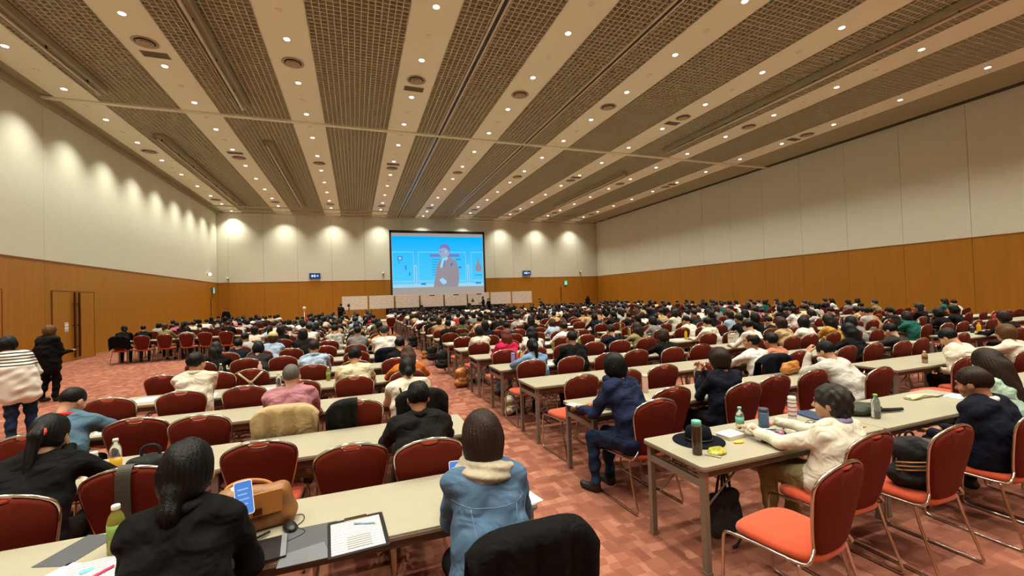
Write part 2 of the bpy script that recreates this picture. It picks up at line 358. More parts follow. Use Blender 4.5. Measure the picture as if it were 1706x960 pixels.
for si, sx in enumerate(STRIPS):
    ys = [y for y in YL if y < YB-.5]
    for n, y in enumerate(reversed(ys)):
        if n == 0: y = YB-.95 if si not in (0,) else y
        vis = y > 4
        r = ob('downlight', ring_me, loc=(sx, y, ZC)); tag(r, f'lit downlight, {ORD[n+1]} back from the front wall in {SN[si]}', 'downlight', 'ceiling downlights')
        ob('lens', lens_me, r)
        lo = bpy.data.objects.new('lamp', sp); COL.objects.link(lo); lo.parent = r; lo.location = (0, 0, -.03)
    n = 0
    for k in range(0, 12):
        y = 9.2+2.515*k
        if y > YB-2 or k % 4 == 2: continue
        n += 1
        r = ob('spare_fitting', spare_me, loc=(sx, y, ZC)); tag(r, f'unlit round fitting, {ORD[n]} from the camera in {SN[si]}', 'ceiling fitting', 'unlit ceiling fittings')
        ob('lens', spare_in, r)
    for n, y in enumerate((14.2, 24.2, 34.2)):
        r = ob('air_diffuser', dif_me, loc=(sx, y, ZC)); tag(r, f'round air diffuser, {ORD[n+1]} from the camera in {SN[si]}', 'air vent', 'round air diffusers')
        ob('throat', dif_b, r)
        for c in dif_c: ob('cone', c, r)
    if si in (1, 3, 6, 8):
        for n, y in enumerate((14.85, 23.5)):
            r = ob('air_grille', gri_f, loc=(sx, y, ZC)); tag(r, f'rectangular grey grille, {"nearer" if n == 0 else "farther"} one in {SN[si]}', 'air vent', 'rectangular ceiling grilles')
            for q in range(7): ob('slat', gri_s, r, loc=(0, -.12+.04*q, 0))

# ------------------------------------------------------------------ signs on the walls
M_SIGNB = emis('sign_blue', '1c4f8f', .8); M_SIGNW = emis('sign_white', 'dfeaf5', 1.1); M_SIGNG = emis('sign_green', '58b98c', 1.2); M_HOUS = mat('sign_housing', '6b6a66', .5)
def blue_sign(x, z, label):
    r = empty('guide_sign', (x, YB-.06, z)); tag(r, label, 'sign', 'blue wall signs')
    ob('housing', MB().box(-.42, .42, -.06, .06, -.23, .23).mesh('housing', M_HOUS), r)
    ob('face', MB().box(-.4, .4, -.07, -.06, -.21, .21).mesh('face', M_SIGNB), r)
    pic = MB()
    pic.box(-.26, -.1, -.074, -.07, -.07, .07); pic.box(-.06, .06, -.074, -.07, -.09, -.02); pic.lathe([(.05, -.002), (.05, .002)], 12)
    pic2 = MB().lathe([(.055, -.002), (.055, .002)], 12).xform(Matrix.Translation((0, -.072, .06)) @ Matrix.Rotation(math.pi/2, 4, 'X'))
    pic3 = MB().prism([(.12, -.03), (.2, -.03), (.2, -.09), (.3, 0), (.2, .09), (.2, .03), (.12, .03)], -.002, .002).xform(Matrix.Translation((0, -.072, 0)) @ Matrix.Rotation(math.pi/2, 4, 'X'))
    ob('pictogram', MB().box(-.26, -.1, -.074, -.07, -.08, .08).box(-.06, .06, -.074, -.07, -.1, -.0).mesh('pictogram', M_SIGNW), r)
    ob('pictogram', pic2.mesh('pictogram_dot', M_SIGNW), r); ob('arrow', pic3.mesh('arrow', M_SIGNW), r)
blue_sign(-3.1, 4.05, 'blue guide sign with white arrow on the wall beside the screen, door side')
blue_sign(15.7, 4.05, 'blue guide sign with white arrow on the wall beyond the screen')
def exit_sign(x, y, z, rz, label):
    r = empty('exit_sign', (x, y, z), rz); tag(r, label, 'sign', 'green exit signs')
    ob('housing', MB().box(-.19, .19, -.05, .04, -.24, .24).mesh('exit_housing', M_HOUS), r)
    ob('face', MB().box(-.17, .17, -.056, -.05, -.22, .22).mesh('exit_face', M_SIGNG), r)
    ob('running_figure', MB().box(-.04, .05, -.06, -.056, -.05, .1).box(-.1, .0, -.06, -.056, -.14, -.06).box(.02, .12, -.06, -.056, -.1, -.03).box(0, .06, -.06, -.056, .11, .17).mesh('running_figure', M_SIGNW), r)
exit_sign(19.9, YB-.05, 3.0, 0, 'small green exit sign over the door in the front wall')
exit_sign(XL+.06, 37.3, 3.0, math.pi/2, 'small green exit sign near the corner of the door wall')
def wall_lamp(x, y, z, label, lit, ang=0):
    r = empty('wall_fixture', (x, y, z), ang); tag(r, label, 'wall fixture')
    ob('base', MB().box(-.08, .08, -.03, .03, -.08, .08).mesh('fixture_base', M_HOUS), r)
    ob('globe', MB().lathe([(0, -.1), (.07, -.07), (.1, 0), (.07, .07), (0, .1)], 14).xform(Matrix.Translation((0, -.12, 0))).mesh('globe', emis('globe_glow', (1, .85, .6), 6) if lit else M_RING), r)
wall_lamp(XL+.03, 36.3, 4.15, 'small glowing lamp on the door wall near the corner', True, math.pi/2)
wall_lamp(XL+.7, YB-.03, 3.95, 'small white sensor beside the corner on the front wall', False)
wall_lamp(21.6, YB-.03, 4.1, 'small white sensor on the front wall near the plain wall', False)
wall_lamp(2.3, YB-.03, 4.2, 'small grey box on the front wall beside the screen', False)
# ------------------------------------------------------------------ front of the hall: screen, boards, stage
M_SCRW = mat('screen_cloth', 'c9bdb4', .8, var=.03); M_BLK = mat('black_cloth', '17140f', .9, var=.2, bump=.1)
stg = empty('stage', (2.3, 35.0, 0)); tag(stg, 'low stage with dark skirt below the screen', 'stage')
ob('platform', MB().box(0, 10.4, 0, 3.3, .0, .22).mesh('platform', mat('stage_floor', '4a3f36', .8)), stg)
ob('skirt', MB().box(0, 10.4, 1.45, 1.55, .22, 1.18).mesh('skirt', M_BLK), stg)
scr = empty('projection_screen', (6.9, 37.0, 0)); tag(scr, 'large projection screen in black frame showing a man in a suit', 'screen')
ob('frame', MB().box(-4.14, -3.98, -.05, .05, .22, 7.72).box(3.98, 4.14, -.05, .05, .22, 7.72).box(-4.14, 4.14, -.05, .05, 7.5, 7.72).mesh('screen_frame', M_DARK), scr)
ob('screen_cloth', MB().box(-3.99, 3.99, -.02, 0, 2.15, 7.5).mesh('screen_cloth', emis('screen_spill', 'b5aaa2', .85)), scr)
im = MB()
def flat(poly, m, d):   # poly in metres on the picture: x from its centre, z above its lower edge
    im.add([(x, -.021-.001*d, 2.86+z) for x, z in poly], [list(range(len(poly)))], m)
def fb(x0, x1, z0, z1, m, d): flat([(x0, z0), (x1, z0), (x1, z1), (x0, z1)], m, d)
fb(-3.95, 3.95, 0, 4.36, 0, 0)
fb(-3.95, 3.95, .0, .28, 1, 1); fb(-3.95, 3.95, .34, .42, 2, 1)
for x0, x1 in ((-3.95, -2.18), (-1.8, 2.35), (2.85, 3.95)):         # boards behind the speaker
    fb(x0, x1, .5, 3.05, 1, 2); fb(x0+.03, x1-.03, .55, 3.0, 3, 3)
for x in (-2.05, 2.55):
    fb(x-.1, x+.1, .0, 1.9, 1, 4); fb(x-.02, x+.02, .3, 1.8, 4, 5)
fb(-3.5, -3.12, 2.3, 2.68, 4, 5); fb(-3.42, -3.2, 2.38, 2.6, 1, 6); fb(-3.48, -3.35, 2.1, 2.18, 4, 5)
fb(-.8, 1.8, 2.6, 2.85, 5, 5)
for k in range(7): fb(-.65, .1, 2.35-.22*k, 2.4-.22*k, 4, 5)
for k in range(3): fb(1.5+.15*k, 1.6+.15*k, 2.3, 2.45, 4, 5)
fb(1.55, 1.95, 1.6, 1.75, 4, 5); fb(-2.6, -2.5, 1.0, 1.3, 4, 5); fb(-2.9, -2.8, 1.5, 1.9, 4, 5)
flat([(3.3, 1.3), (3.75, 1.3), (3.82, 1.75), (3.6, 2.0), (3.58, 2.45), (3.42, 2.45), (3.4, 2.0), (3.18, 1.75)], 6, 5)   # round-bodied figure on the side board
fb(3.15, 3.85, .95, 1.02, 4, 5); fb(-1.6, -1.2, .2, .36, 4, 5); fb(3.2, 3.7, .2, .36, 4, 5)
flat([(-.55, 0), (1.6, 0), (1.72, .6), (1.7, 1.6), (1.5, 2.2), (1.05, 2.55), (.7, 2.65), (.3, 2.5), (-.1, 2.2), (-.3, 1.4)], 6, 7)  # suit
flat([(.05, 1.7), (.25, 2.45), (.6, 2.65), (.8, 2.5), (.45, 2.1), (.2, 1.6)], 1, 8); flat([(.3, 1.75), (.42, 2.3), (.55, 2.35), (.45, 1.8)], 5, 9)
flat([(-.05, .62), (.25, .8), (.55, .55), (.6, .35), (.4, .2), (.15, .3)], 1, 8)                                                     # hands
flat([(.12, 2.62), (.0, 2.95), (.02, 3.2), (.15, 3.5), (.5, 3.62), (.85, 3.5), (.95, 3.1), (.85, 2.75), (.5, 2.5)], 7, 8)            # head
flat([(.05, 3.25), (.12, 3.6), (.5, 3.78), (.88, 3.62), (1.0, 3.2), (.92, 2.95), (.82, 3.2), (.6, 3.4), (.25, 3.38)], 5, 9)          # hair
fb(.02, .22, 3.02, 3.1, 5, 9); fb(.55, .66, 2.9, 3.15, 1, 9); flat([(.95, 1.9), (1.15, 2.2), (1.2, 1.95), (1.05, 1.75)], 4, 8)
pic_m = [emis('picture_cyan', '5fd0ff', 1.0, '00b4ff', 2, 3.2, 7.2), emis('picture_pale', '9fdcf6', 1.0), emis('picture_rail', '84c4ee', 1.0), emis('picture_board', '55cdfd', 1.0, '2bc0ff', 2, 3.2, 6.2),
         emis('picture_ink', '3f8fd8', .9), emis('picture_mauve', '7d8ccc', .9), emis('picture_grey', 'a39aa6', .9), emis('picture_face', 'a3b2d4', .95)]
ob('projected_image', im.mesh('projected_image', pic_m), scr)
M_POST = printed('board_print', 'e4dccf', '8f8986', 34., .5, up=True); M_POSTF = mat('board_edge', 'b9ae9f', .6)
bl = ['first', 'second', 'third', 'fourth', 'fifth', 'sixth', 'seventh', 'eighth']
for i in range(8):
    x = -1.0+2.02*i; r = empty('display_board', (x+.94, 35.9, .0)); tag(r, f'wide white display board with faint writing, {bl[i]} in the row before the stage', 'display board', 'display boards before the stage')
    z = .22 if 2.3 < x+.94 < 12.7 else 0
    ob('panel', MB().box(-.94, .94, -.02, .02, 1.2, 2.24).mesh('panel', M_POST), r)
    ob('border', MB().box(-.95, .95, .02, .04, 1.19, 2.25).mesh('board_border', M_POSTF), r)
    if i in (3, 4, 5): ob('heading', MB().box(-.2, .25, -.024, -.02, 2.08, 2.16).mesh('heading', mat('heading_ink', '3c3836', .7)), r)
    if i == 5:
        ob('emblem', MB().lathe([(.01, -.003), (.14, -.003), (.14, 0)], 10).xform(Matrix.Translation((-.55, -.022, 1.55)) @ Matrix.Rotation(math.pi/2, 4, 'X')).box(-.58, -.52, -.026, -.02, 1.66, 1.82).mesh('emblem', mat('emblem_brown', '6b3a30', .7)), r)
    for s in (-.8, .8):
        ob('leg', MB().box(s-.025, s+.025, .0, .05, z, 1.2).mesh('board_leg', M_DARK), r); ob('foot', MB().box(s-.03, s+.03, -.25, .3, z, z+.03).mesh('board_foot', M_DARK), r)
for i, x in enumerate((2.95, 5.0, 7.0, 9.0)):
    r = empty('loudspeaker', (x, 35.3, .22)); tag(r, f'slim black loudspeaker column, {bl[i]} from the aisle between the display boards', 'loudspeaker', 'slim black loudspeakers')
    ob('cabinet', MB().box(-.14, .14, -.12, .12, .0, 1.0+.15*(i % 2)).mesh('cabinet', M_DARK), r)
    ob('grille', MB().box(-.12, .12, -.135, -.12, .05, .95).mesh('speaker_grille', M_BLK), r)
    for s in (-.04, .05): ob('antenna', MB().tube([(s, 0, 1.0), (s*1.6, 0, 1.55)], .008, 5).mesh('antenna', M_DARK), r)
lg = ob('low_platform', MB().box(-1.6, 2.2, 32.6, 34.4, 0, .34).box(-1.62, 2.22, 32.58, 34.42, .34, .38).mesh('low_platform', mat('pale_step', 'd8c6a6', .7))); tag(lg, 'low pale platform at the end of the carpet aisle', 'platform')

# ------------------------------------------------------------------ tables
M_TOP = mat('table_laminate', 'a39c86', .38, var=.05, vs=3, stretch=(1, 12, 1), spec=.45)
M_EDGE = mat('table_edge_band', '7d705c', .5, var=.1); M_LEG = mat('grey_leg_metal', '857a6b', .45, metal=.35, var=.08); M_UND = mat('table_underside', '5f5343', .8)
TL, TD, TZ = 1.83, .62, .71
def table_parts():
    P = []
    mb = MB(); o = rrect(TL-.006, TD, .03); mb.prism(o, TZ-.008, TZ, 0); mb.prism(rrect(TL-.004, TD+.004, .03), TZ-.032, TZ-.008, 1, .004); P.append(('tabletop', mb.mesh('tabletop', [M_TOP, M_EDGE])))
    P.append(('apron', MB().box(-TL/2+.06, TL/2-.06, TD/2-.06, TD/2-.035, TZ-.1, TZ-.034).box(-TL/2+.06, TL/2-.06, -TD/2+.035, -TD/2+.06, TZ-.085, TZ-.034).mesh('apron', M_UND)))
    for s in (-1, 1):
        P.append(('end_rail', MB().box(s*(TL/2-.045)-.018, s*(TL/2-.045)+.018, -TD/2+.05, TD/2-.05, TZ-.15, TZ-.105).mesh('end_rail', M_LEG)))
        for t in (-1, 1):
            x, y = s*(TL/2-.045), t*(TD/2-.045)
            P.append(('leg', MB().box(x-.02, x+.02, y-.02, y+.02, .015, TZ-.032).box(x-.024, x+.024, y-.024, y+.024, 0, .02).mesh('table_leg', M_LEG)))
    sh = MB()
    for k in range(6): y = -.12+.06*k; sh.tube([(-TL/2+.1, y, TZ-.15), (TL/2-.1, y, TZ-.15)], .004, 5)
    for x in (-.75, -.25, .25, .75): sh.tube([(x, -.14, TZ-.152), (x, .2, TZ-.152)], .005, 5)
    P.append(('wire_shelf', sh.mesh('wire_shelf', M_LEG)))
    for s in (-1, 1):
        for t in (-.2, .2): P.append(('folding_strut', MB().tube([(s*(TL/2-.06), t, .34), (s*.45, t, TZ-.06)], .007, 6).mesh('folding_strut', M_LEG)))
    return P
TP = table_parts()
mb = MB(); mb.prism(rrect(TL-.006, TD, .03, 2), TZ-.03, TZ, 0)
mb.box(-TL/2+.06, TL/2-.06, TD/2-.06, TD/2-.035, TZ-.1, TZ-.03, 1).box(-TL/2+.06, TL/2-.06, -TD/2+.035, -TD/2+.06, TZ-.085, TZ-.03, 1)
for s in (-1, 1):
    mb.box(s*(TL/2-.045)-.018, s*(TL/2-.045)+.018, -TD/2+.05, TD/2-.05, TZ-.15, TZ-.105, 2)
    for t in (-1, 1): x, y = s*(TL/2-.045), t*(TD/2-.045); mb.box(x-.02, x+.02, y-.02, y+.02, 0, TZ-.03, 2)
TFAR = mb.mesh('conference_table', [M_TOP, M_UND, M_LEG])
ROW = lambda k: 2.80+1.365*k-.62          # near edge of the tables of row k
BL = {'Z': -7.75, 'A': -2.75, 'B': 2.05, 'C': 6.6, 'D': 11.4, 'E': 16.3}
BN = {'Z': 'block beside the door wall', 'A': 'block left of the aisle', 'B': 'block right of the aisle', 'C': 'second block right of the aisle', 'D': 'third block right of the aisle', 'E': 'fourth block right of the aisle'}
LAST = {'Z': 20, 'A': 19, 'B': 20, 'C': 20, 'D': 20, 'E': 20}
FIRST = {'Z': 12, 'A': 0, 'B': 0, 'C': 0, 'D': 1, 'E': 3}
RN = lambda b, k: ORD[k-11] if b == 'Z' else ORD[k+1]
def table(b, k, j):
    x = BL[b]+TL*(j+.5)+.005; y = ROW(k)+TD/2
    lab = f'{"nearer" if False else ("aisle-side" if (j == 0) == (b not in "AZ") else "outer")} table of the {RN(b, k)} row in the {BN[b]}'
    if y < 9.5:
        r = empty('conference_table', (x, y, 0)); [ob(n, m, r) for n, m in TP]
    else:
        r = ob('conference_table', TFAR, loc=(x, y, 0))
    tag(r, lab, 'table', 'beige conference tables')
for b in BL:
    for k in range(FIRST[b], LAST[b]+1):
        if b == 'Z' and k < 12: continue
        for j in (0, 1): table(b, k, j)

# ------------------------------------------------------------------ chairs
M_SEAT = mat('orange_red_fabric', 'ba4a2a', .85, var=.06, vs=14, bump=.12, bs=260, sheen=.2, spec=.2)
M_BACK = mat('shaded_red_back_fabric', '601602', .8, var=.08, vs=12, bump=.1, bs=260, spec=.25)  # backrest cloth with the shade of its rear side put into the darker red
M_CHROME = mat('chrome_tube', 'c9c2b6', .16, metal=1., var=.03)
def chair_seat(seg=28):
    def out(sc, z, dz=0):
        r = []
        for i in range(seg):
            a = 2*math.pi*i/seg; c, s = math.cos(a), math.sin(a)
            x = math.copysign(abs(c)**.55, c)*.225*sc; y = math.copysign(abs(s)**.55, s)*.235*sc
            x *= 1.0+.06*(y/.235); zz = z-(.018*max(0, (y-.1)/.135)**2 if dz == 0 else .014*max(0, (y-.1)/.135)**2)
            r.append((x, y, zz))
        return r
    return MB().rings([out(.93, .415), out(.985, .425), out(1, .442), out(.985, .458), out(.93, .47), out(.6, .476), out(.02, .478)], 0, True).mesh('chair_seat', M_SEAT)
def back_outline(sc=1.0, n=48, notch=True):
    """half-width by height, arched crown with a grip notch"""
    pts = []
    H = .505
    prof = [(0, .0), (.075, .004), (.12, .018), (.148, .05), (.165, .1), (.19, .2), (.208, .29), (.218, .36), (.217, .405), (.202, .44), (.165, .467), (.11, .488), (.062, .499)]
    prof += [(.055, .485), (.045, .474), (.02, .47), (0, .469)] if notch else [(.03, .503), (0, .505)]
    right = [(w*sc, .25+(h-.25)*sc) for w, h in prof]; left = [(-w, h) for w, h in reversed(right[1:-1])]
    return right+left
def bk(u, v, off):        # back plane: leaning rearward, curved a little
    y = -.205-.17*v-.12*v*v*.3+.05*(u/.22)**2*.35
    return (u, y-off, .445+v*.965)
def chair_back(nt=True):
    o = back_outline; R = []
    for sc, off in ((.9, .0), (.97, -.008), (1.0, .006), (.985, .022), (.9, .03), (.5, .032), (.02, .032)):
        R.append([bk(u, v, off) for u, v in o(sc)])
    front = [[bk(u*.0+u, v, -.034) for u, v in o(s)] for s in (.02, .5)]
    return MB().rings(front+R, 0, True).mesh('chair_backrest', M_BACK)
def back_frame():
    pts = [(-.135, .03), (-.16, .09), (-.187, .19), (-.208, .29), (-.221, .36), (-.222, .41), (-.205, .448), (-.165, .476), (-.11, .498), (-.05, .511), (0, .514)]
    pts = pts+[(-u, v) for u, v in reversed(pts[:-1])]
    return MB().tube([bk(u*1.01, v, .006) for u, v in chaikin([(a, b, 0) for a, b in pts], 1) and [(q.x, q.y) for q in chaikin([(a, b, 0) for a, b in pts], 1)]], .0095, 7).mesh('chair_back_frame', M_CHROME)
def side_frame(s):
    top = chaikin([(s*.148, -.215, .505), (s*.2, -.225, .45), (s*.222, -.2, .425), (s*.228, 0, .425), (s*.236, .2, .415), (s*.238, .245, .4), (s*.24, .25, .3), (s*.243, .262, .05), (s*.243, .25, .012), (s*.243, .1, .011), (s*.243, -.24, .011), (s*.243, -.29, .014), (s*.241, -.285, .06), (s*.23, -.2, .3), (s*.222, -.175, .42)], 2)
    return MB().tube(top, .0095, 7).mesh('chair_side_frame', M_CHROME)
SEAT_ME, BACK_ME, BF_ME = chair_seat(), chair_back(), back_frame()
SF = {s: side_frame(s) for s in (-1, 1)}
STR_ME = MB().tube([(-.225, .12, .405), (.225, .12, .405)], .008, 6).tube([(-.22, -.12, .405), (.22, -.12, .405)], .008, 6).mesh('chair_stretcher', M_CHROME)
GRIP_ME = MB().rings([[bk(.056*math.cos(a)*q, .487+.014*math.sin(a)*q, o_) for a in [2*math.pi*i/14 for i in range(14)]] for q, o_ in ((.4, -.012), (1, -.004), (1, .012), (.4, .02))], 0, True).mesh('chair_grip', M_SEAT)
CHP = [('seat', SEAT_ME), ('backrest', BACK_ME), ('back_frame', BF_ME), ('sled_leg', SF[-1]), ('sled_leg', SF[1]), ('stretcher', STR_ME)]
def join_meshes(name, mes, mats):
    V, Fc, MI, SM = [], [], [], []
    for me in mes:
        o = len(V); V += [tuple(v.co) for v in me.vertices]; ix = [mats.index(m) for m in me.materials]
        for p in me.polygons: Fc.append([i+o for i in p.vertices]); MI.append(ix[p.material_index]); SM.append(p.use_smooth)
    mb = MB(); mb.v, mb.f, mb.m, mb.sm = V, Fc, MI, SM; return mb.mesh(name, mats)
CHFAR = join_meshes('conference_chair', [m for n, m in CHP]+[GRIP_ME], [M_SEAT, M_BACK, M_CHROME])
def chair(x, y, rz, label, far=False, group='red conference chairs'):
    if far: r = ob('conference_chair', CHFAR, loc=(x, y, 0), rz=rz)
    else:
        r = empty('conference_chair', (x, y, 0), rz)
        for n, m in CHP:
            q = ob(n, m, r)
            if n == 'backrest': ob('grip', GRIP_ME, q)
    return tag(r, label, 'chair', group)
# ------------------------------------------------------------------ people: signed-distance bodies turned into one surface each
def prim(a, b, r0, r1, tg=0, k=.04, sq=None):
    return (np.array(a, float), np.array(b, float), r0, r1, tg, k, sq)
def field(prims, res, disp=None, cuts=()):
    lo = np.min([np.minimum(p[0], p[1])-max(p[2], p[3]) for p in prims], 0)-3*res-.012; hi = np.max([np.maximum(p[0], p[1])+max(p[2], p[3]) for p in prims], 0)+3*res+.012
    n = np.ceil((hi-lo)/res).astype(int)+1
    ax = [(lo[i]+res*np.arange(n[i])).astype(np.float32) for i in range(3)]
    D = np.full(n, .3, np.float32); T = np.zeros(n, np.int8); DT = np.full(n, .3, np.float32)
    for a, b, r0, r1, tg, k, sq in prims:
        m = max(r0, r1)+k+2*res
        i0 = np.maximum(np.floor((np.minimum(a, b)-m-lo)/res).astype(int), 0); i1 = np.minimum(np.ceil((np.maximum(a, b)+m-lo)/res).astype(int)+1, n)
        sl = tuple(slice(i0[q], i1[q]) for q in range(3))
        X = ax[0][sl[0]][:, None, None]; Y = ax[1][sl[1]][None, :, None]; Z = ax[2][sl[2]][None, None, :]
        if sq is not None:                               # ellipsoid: a centre, sq radii
            px, py, pz = X-a[0], Y-a[1], Z-a[2]
            k0 = np.sqrt((px/sq[0])**2+(py/sq[1])**2+(pz/sq[2])**2); k1 = np.sqrt((px/sq[0]**2)**2+(py/sq[1]**2)**2+(pz/sq[2]**2)**2)+1e-6
            d = k0*(k0-1)/k1
        else:
            ba = b-a; L = max(float(ba@ba), 1e-9)
            t = np.clip(((X-a[0])*ba[0]+(Y-a[1])*ba[1]+(Z-a[2])*ba[2])/L, 0, 1)
            d = np.sqrt((X-a[0]-t*ba[0])**2+(Y-a[1]-t*ba[1])**2+(Z-a[2]-t*ba[2])**2)-(r0+t*(r1-r0))
        d = d.astype(np.float32); S = D[sl]
        h = np.clip(.5+.5*(S-d)/k, 0, 1); D[sl] = S+(d-S)*h-k*h*(1-h)
        w = d < DT[sl]; DT[sl] = np.where(w, d, DT[sl]); T[sl] = np.where(w, tg, T[sl])
    G = (ax[0][:, None, None], ax[1][None, :, None], ax[2][None, None, :])
    if disp is not None: D = D+disp(*G).astype(np.float32)
    for c in cuts: D = np.maximum(D, c(*G).astype(np.float32))
    for q in range(3):                                    # closed at the border
        s = [slice(None)]*3
        for e in (0, -1): s[q] = e; D[tuple(s)] = np.maximum(D[tuple(s)], .01)
    return D, T, lo, res
CO = [(i, j, k) for i in (0, 1) for j in (0, 1) for k in (0, 1)]
EDG = [(a, b) for a in range(8) for b in range(8) if a < b and sum(abs(x-y) for x, y in zip(CO[a], CO[b])) == 1]
def nets(D, T, lo, res):
    s = D < 0; n = np.array(D.shape)-1
    C = [s[i:i+n[0], j:j+n[1], k:k+n[2]] for i, j, k in CO]
    cnt = sum(c.astype(np.int8) for c in C); act = (cnt > 0) & (cnt < 8)
    ii = np.argwhere(act); idx = np.full(act.shape, -1, np.int64); idx[act] = np.arange(len(ii))
    val = np.stack([D[ii[:, 0]+i, ii[:, 1]+j, ii[:, 2]+k] for i, j, k in CO], 1)
    acc = np.zeros((len(ii), 3)); nn = np.zeros(len(ii))
    for a, b in EDG:
        m = (val[:, a] < 0) != (val[:, b] < 0); t = val[m, a]/(val[m, a]-val[m, b])
        acc[m] += np.array(CO[a])+t[:, None]*(np.array(CO[b])-np.array(CO[a])); nn[m] += 1
    V = lo+res*(ii+acc/nn[:, None]); tv = T[ii[:, 0], ii[:, 1], ii[:, 2]]
    Q = []
    for q in range(3):
        o = [0, 0, 0]; o[q] = 1
        A = s[:s.shape[0]-o[0], :s.shape[1]-o[1], :s.shape[2]-o[2]]; B = s[o[0]:, o[1]:, o[2]:]
        e = np.argwhere(A != B); u, w = [(1, 2), (2, 0), (0, 1)][q]
        e = e[(e[:, u] > 0) & (e[:, w] > 0) & (e[:, u] < n[u]) & (e[:, w] < n[w])]
        f = A[e[:, 0], e[:, 1], e[:, 2]]
        def at(du, dw):
            c = e.copy(); c[:, u] -= du; c[:, w] -= dw; return idx[c[:, 0], c[:, 1], c[:, 2]]
        quad = np.stack([at(1, 1), at(0, 1), at(0, 0), at(1, 0)], 1); quad[~f] = quad[~f][:, ::-1]; Q.append(quad)
    F = np.concatenate(Q); F = F[(F >= 0).all(1)]
    return V, F, tv[F[:, 0]]
def solid(prims, res, disp=None, cuts=()): return nets(*field(prims, res, disp, cuts))
def cat_parts(parts):
    V, F, M, o = [], [], [], 0
    for v, f, m in parts: V.append(v); F.append(f+o); M.append(m); o += len(v)
    return np.concatenate(V), np.concatenate(F), np.concatenate(M)
def np_mesh(name, V, F, M, mats):
    me = bpy.data.meshes.new(name); me.vertices.add(len(V)); me.vertices.foreach_set('co', np.asarray(V, np.float32).ravel())
    me.loops.add(F.size); me.loops.foreach_set('vertex_index', F.ravel().astype(np.int32)); me.polygons.add(len(F))
    me.polygons.foreach_set('loop_start', np.arange(0, F.size, 4, dtype=np.int32))
    for m in mats: me.materials.append(m)
    me.polygons.foreach_set('material_index', M.astype(np.int32)); me.polygons.foreach_set('use_smooth', np.ones(len(F), bool)); me.update(calc_edges=True); me.validate(); return me
def rotx(a): c, s = math.cos(a), math.sin(a); return np.array([[1, 0, 0], [0, c, -s], [0, s, c]])
def rotz(a): c, s = math.cos(a), math.sin(a); return np.array([[c, -s, 0], [s, c, 0], [0, 0, 1]])
def roty(a): c, s = math.cos(a), math.sin(a); return np.array([[c, 0, s], [0, 1, 0], [-s, 0, c]])

# slots of a body mesh: 0 top, 1 trousers, 2 skin, 3 shoes, 4 hair colour (brows), 5 eye, 6 lip, 7 collar or second garment
def head_solid(res):
    E = lambda c, r, tg=2, k=.02: prim(c, c, max(r), max(r), tg, k, r)
    p = [E((0, -.012, .03), (.073, .093, .088)), E((0, .03, -.03), (.058, .062, .075), 2, .03), E((0, .045, -.078), (.034, .036, .03), 2, .03),
         prim((0, .083, .012), (0, .103, -.022), .007, .0115, 2, .012), E((0, .068, .032), (.05, .022, .012), 2, .015),
         E((0, .078, -.056), (.023, .012, .009), 6, .006), prim((0, -.028, -.03), (0, -.034, -.15), .049, .05, 2, .03)]
    for s in (-1, 1):
        p += [E((s*.073, -.008, -.008), (.011, .021, .031), 2, .006), E((s*.045, .052, -.025), (.024, .024, .024), 2, .02),
              E((s*.03, .0815, .008), (.0135, .006, .0065), 5, .003), prim((s*.017, .0875, .026), (s*.046, .078, .027), .0038, .003, 4, .003)]
    return solid(p, res)
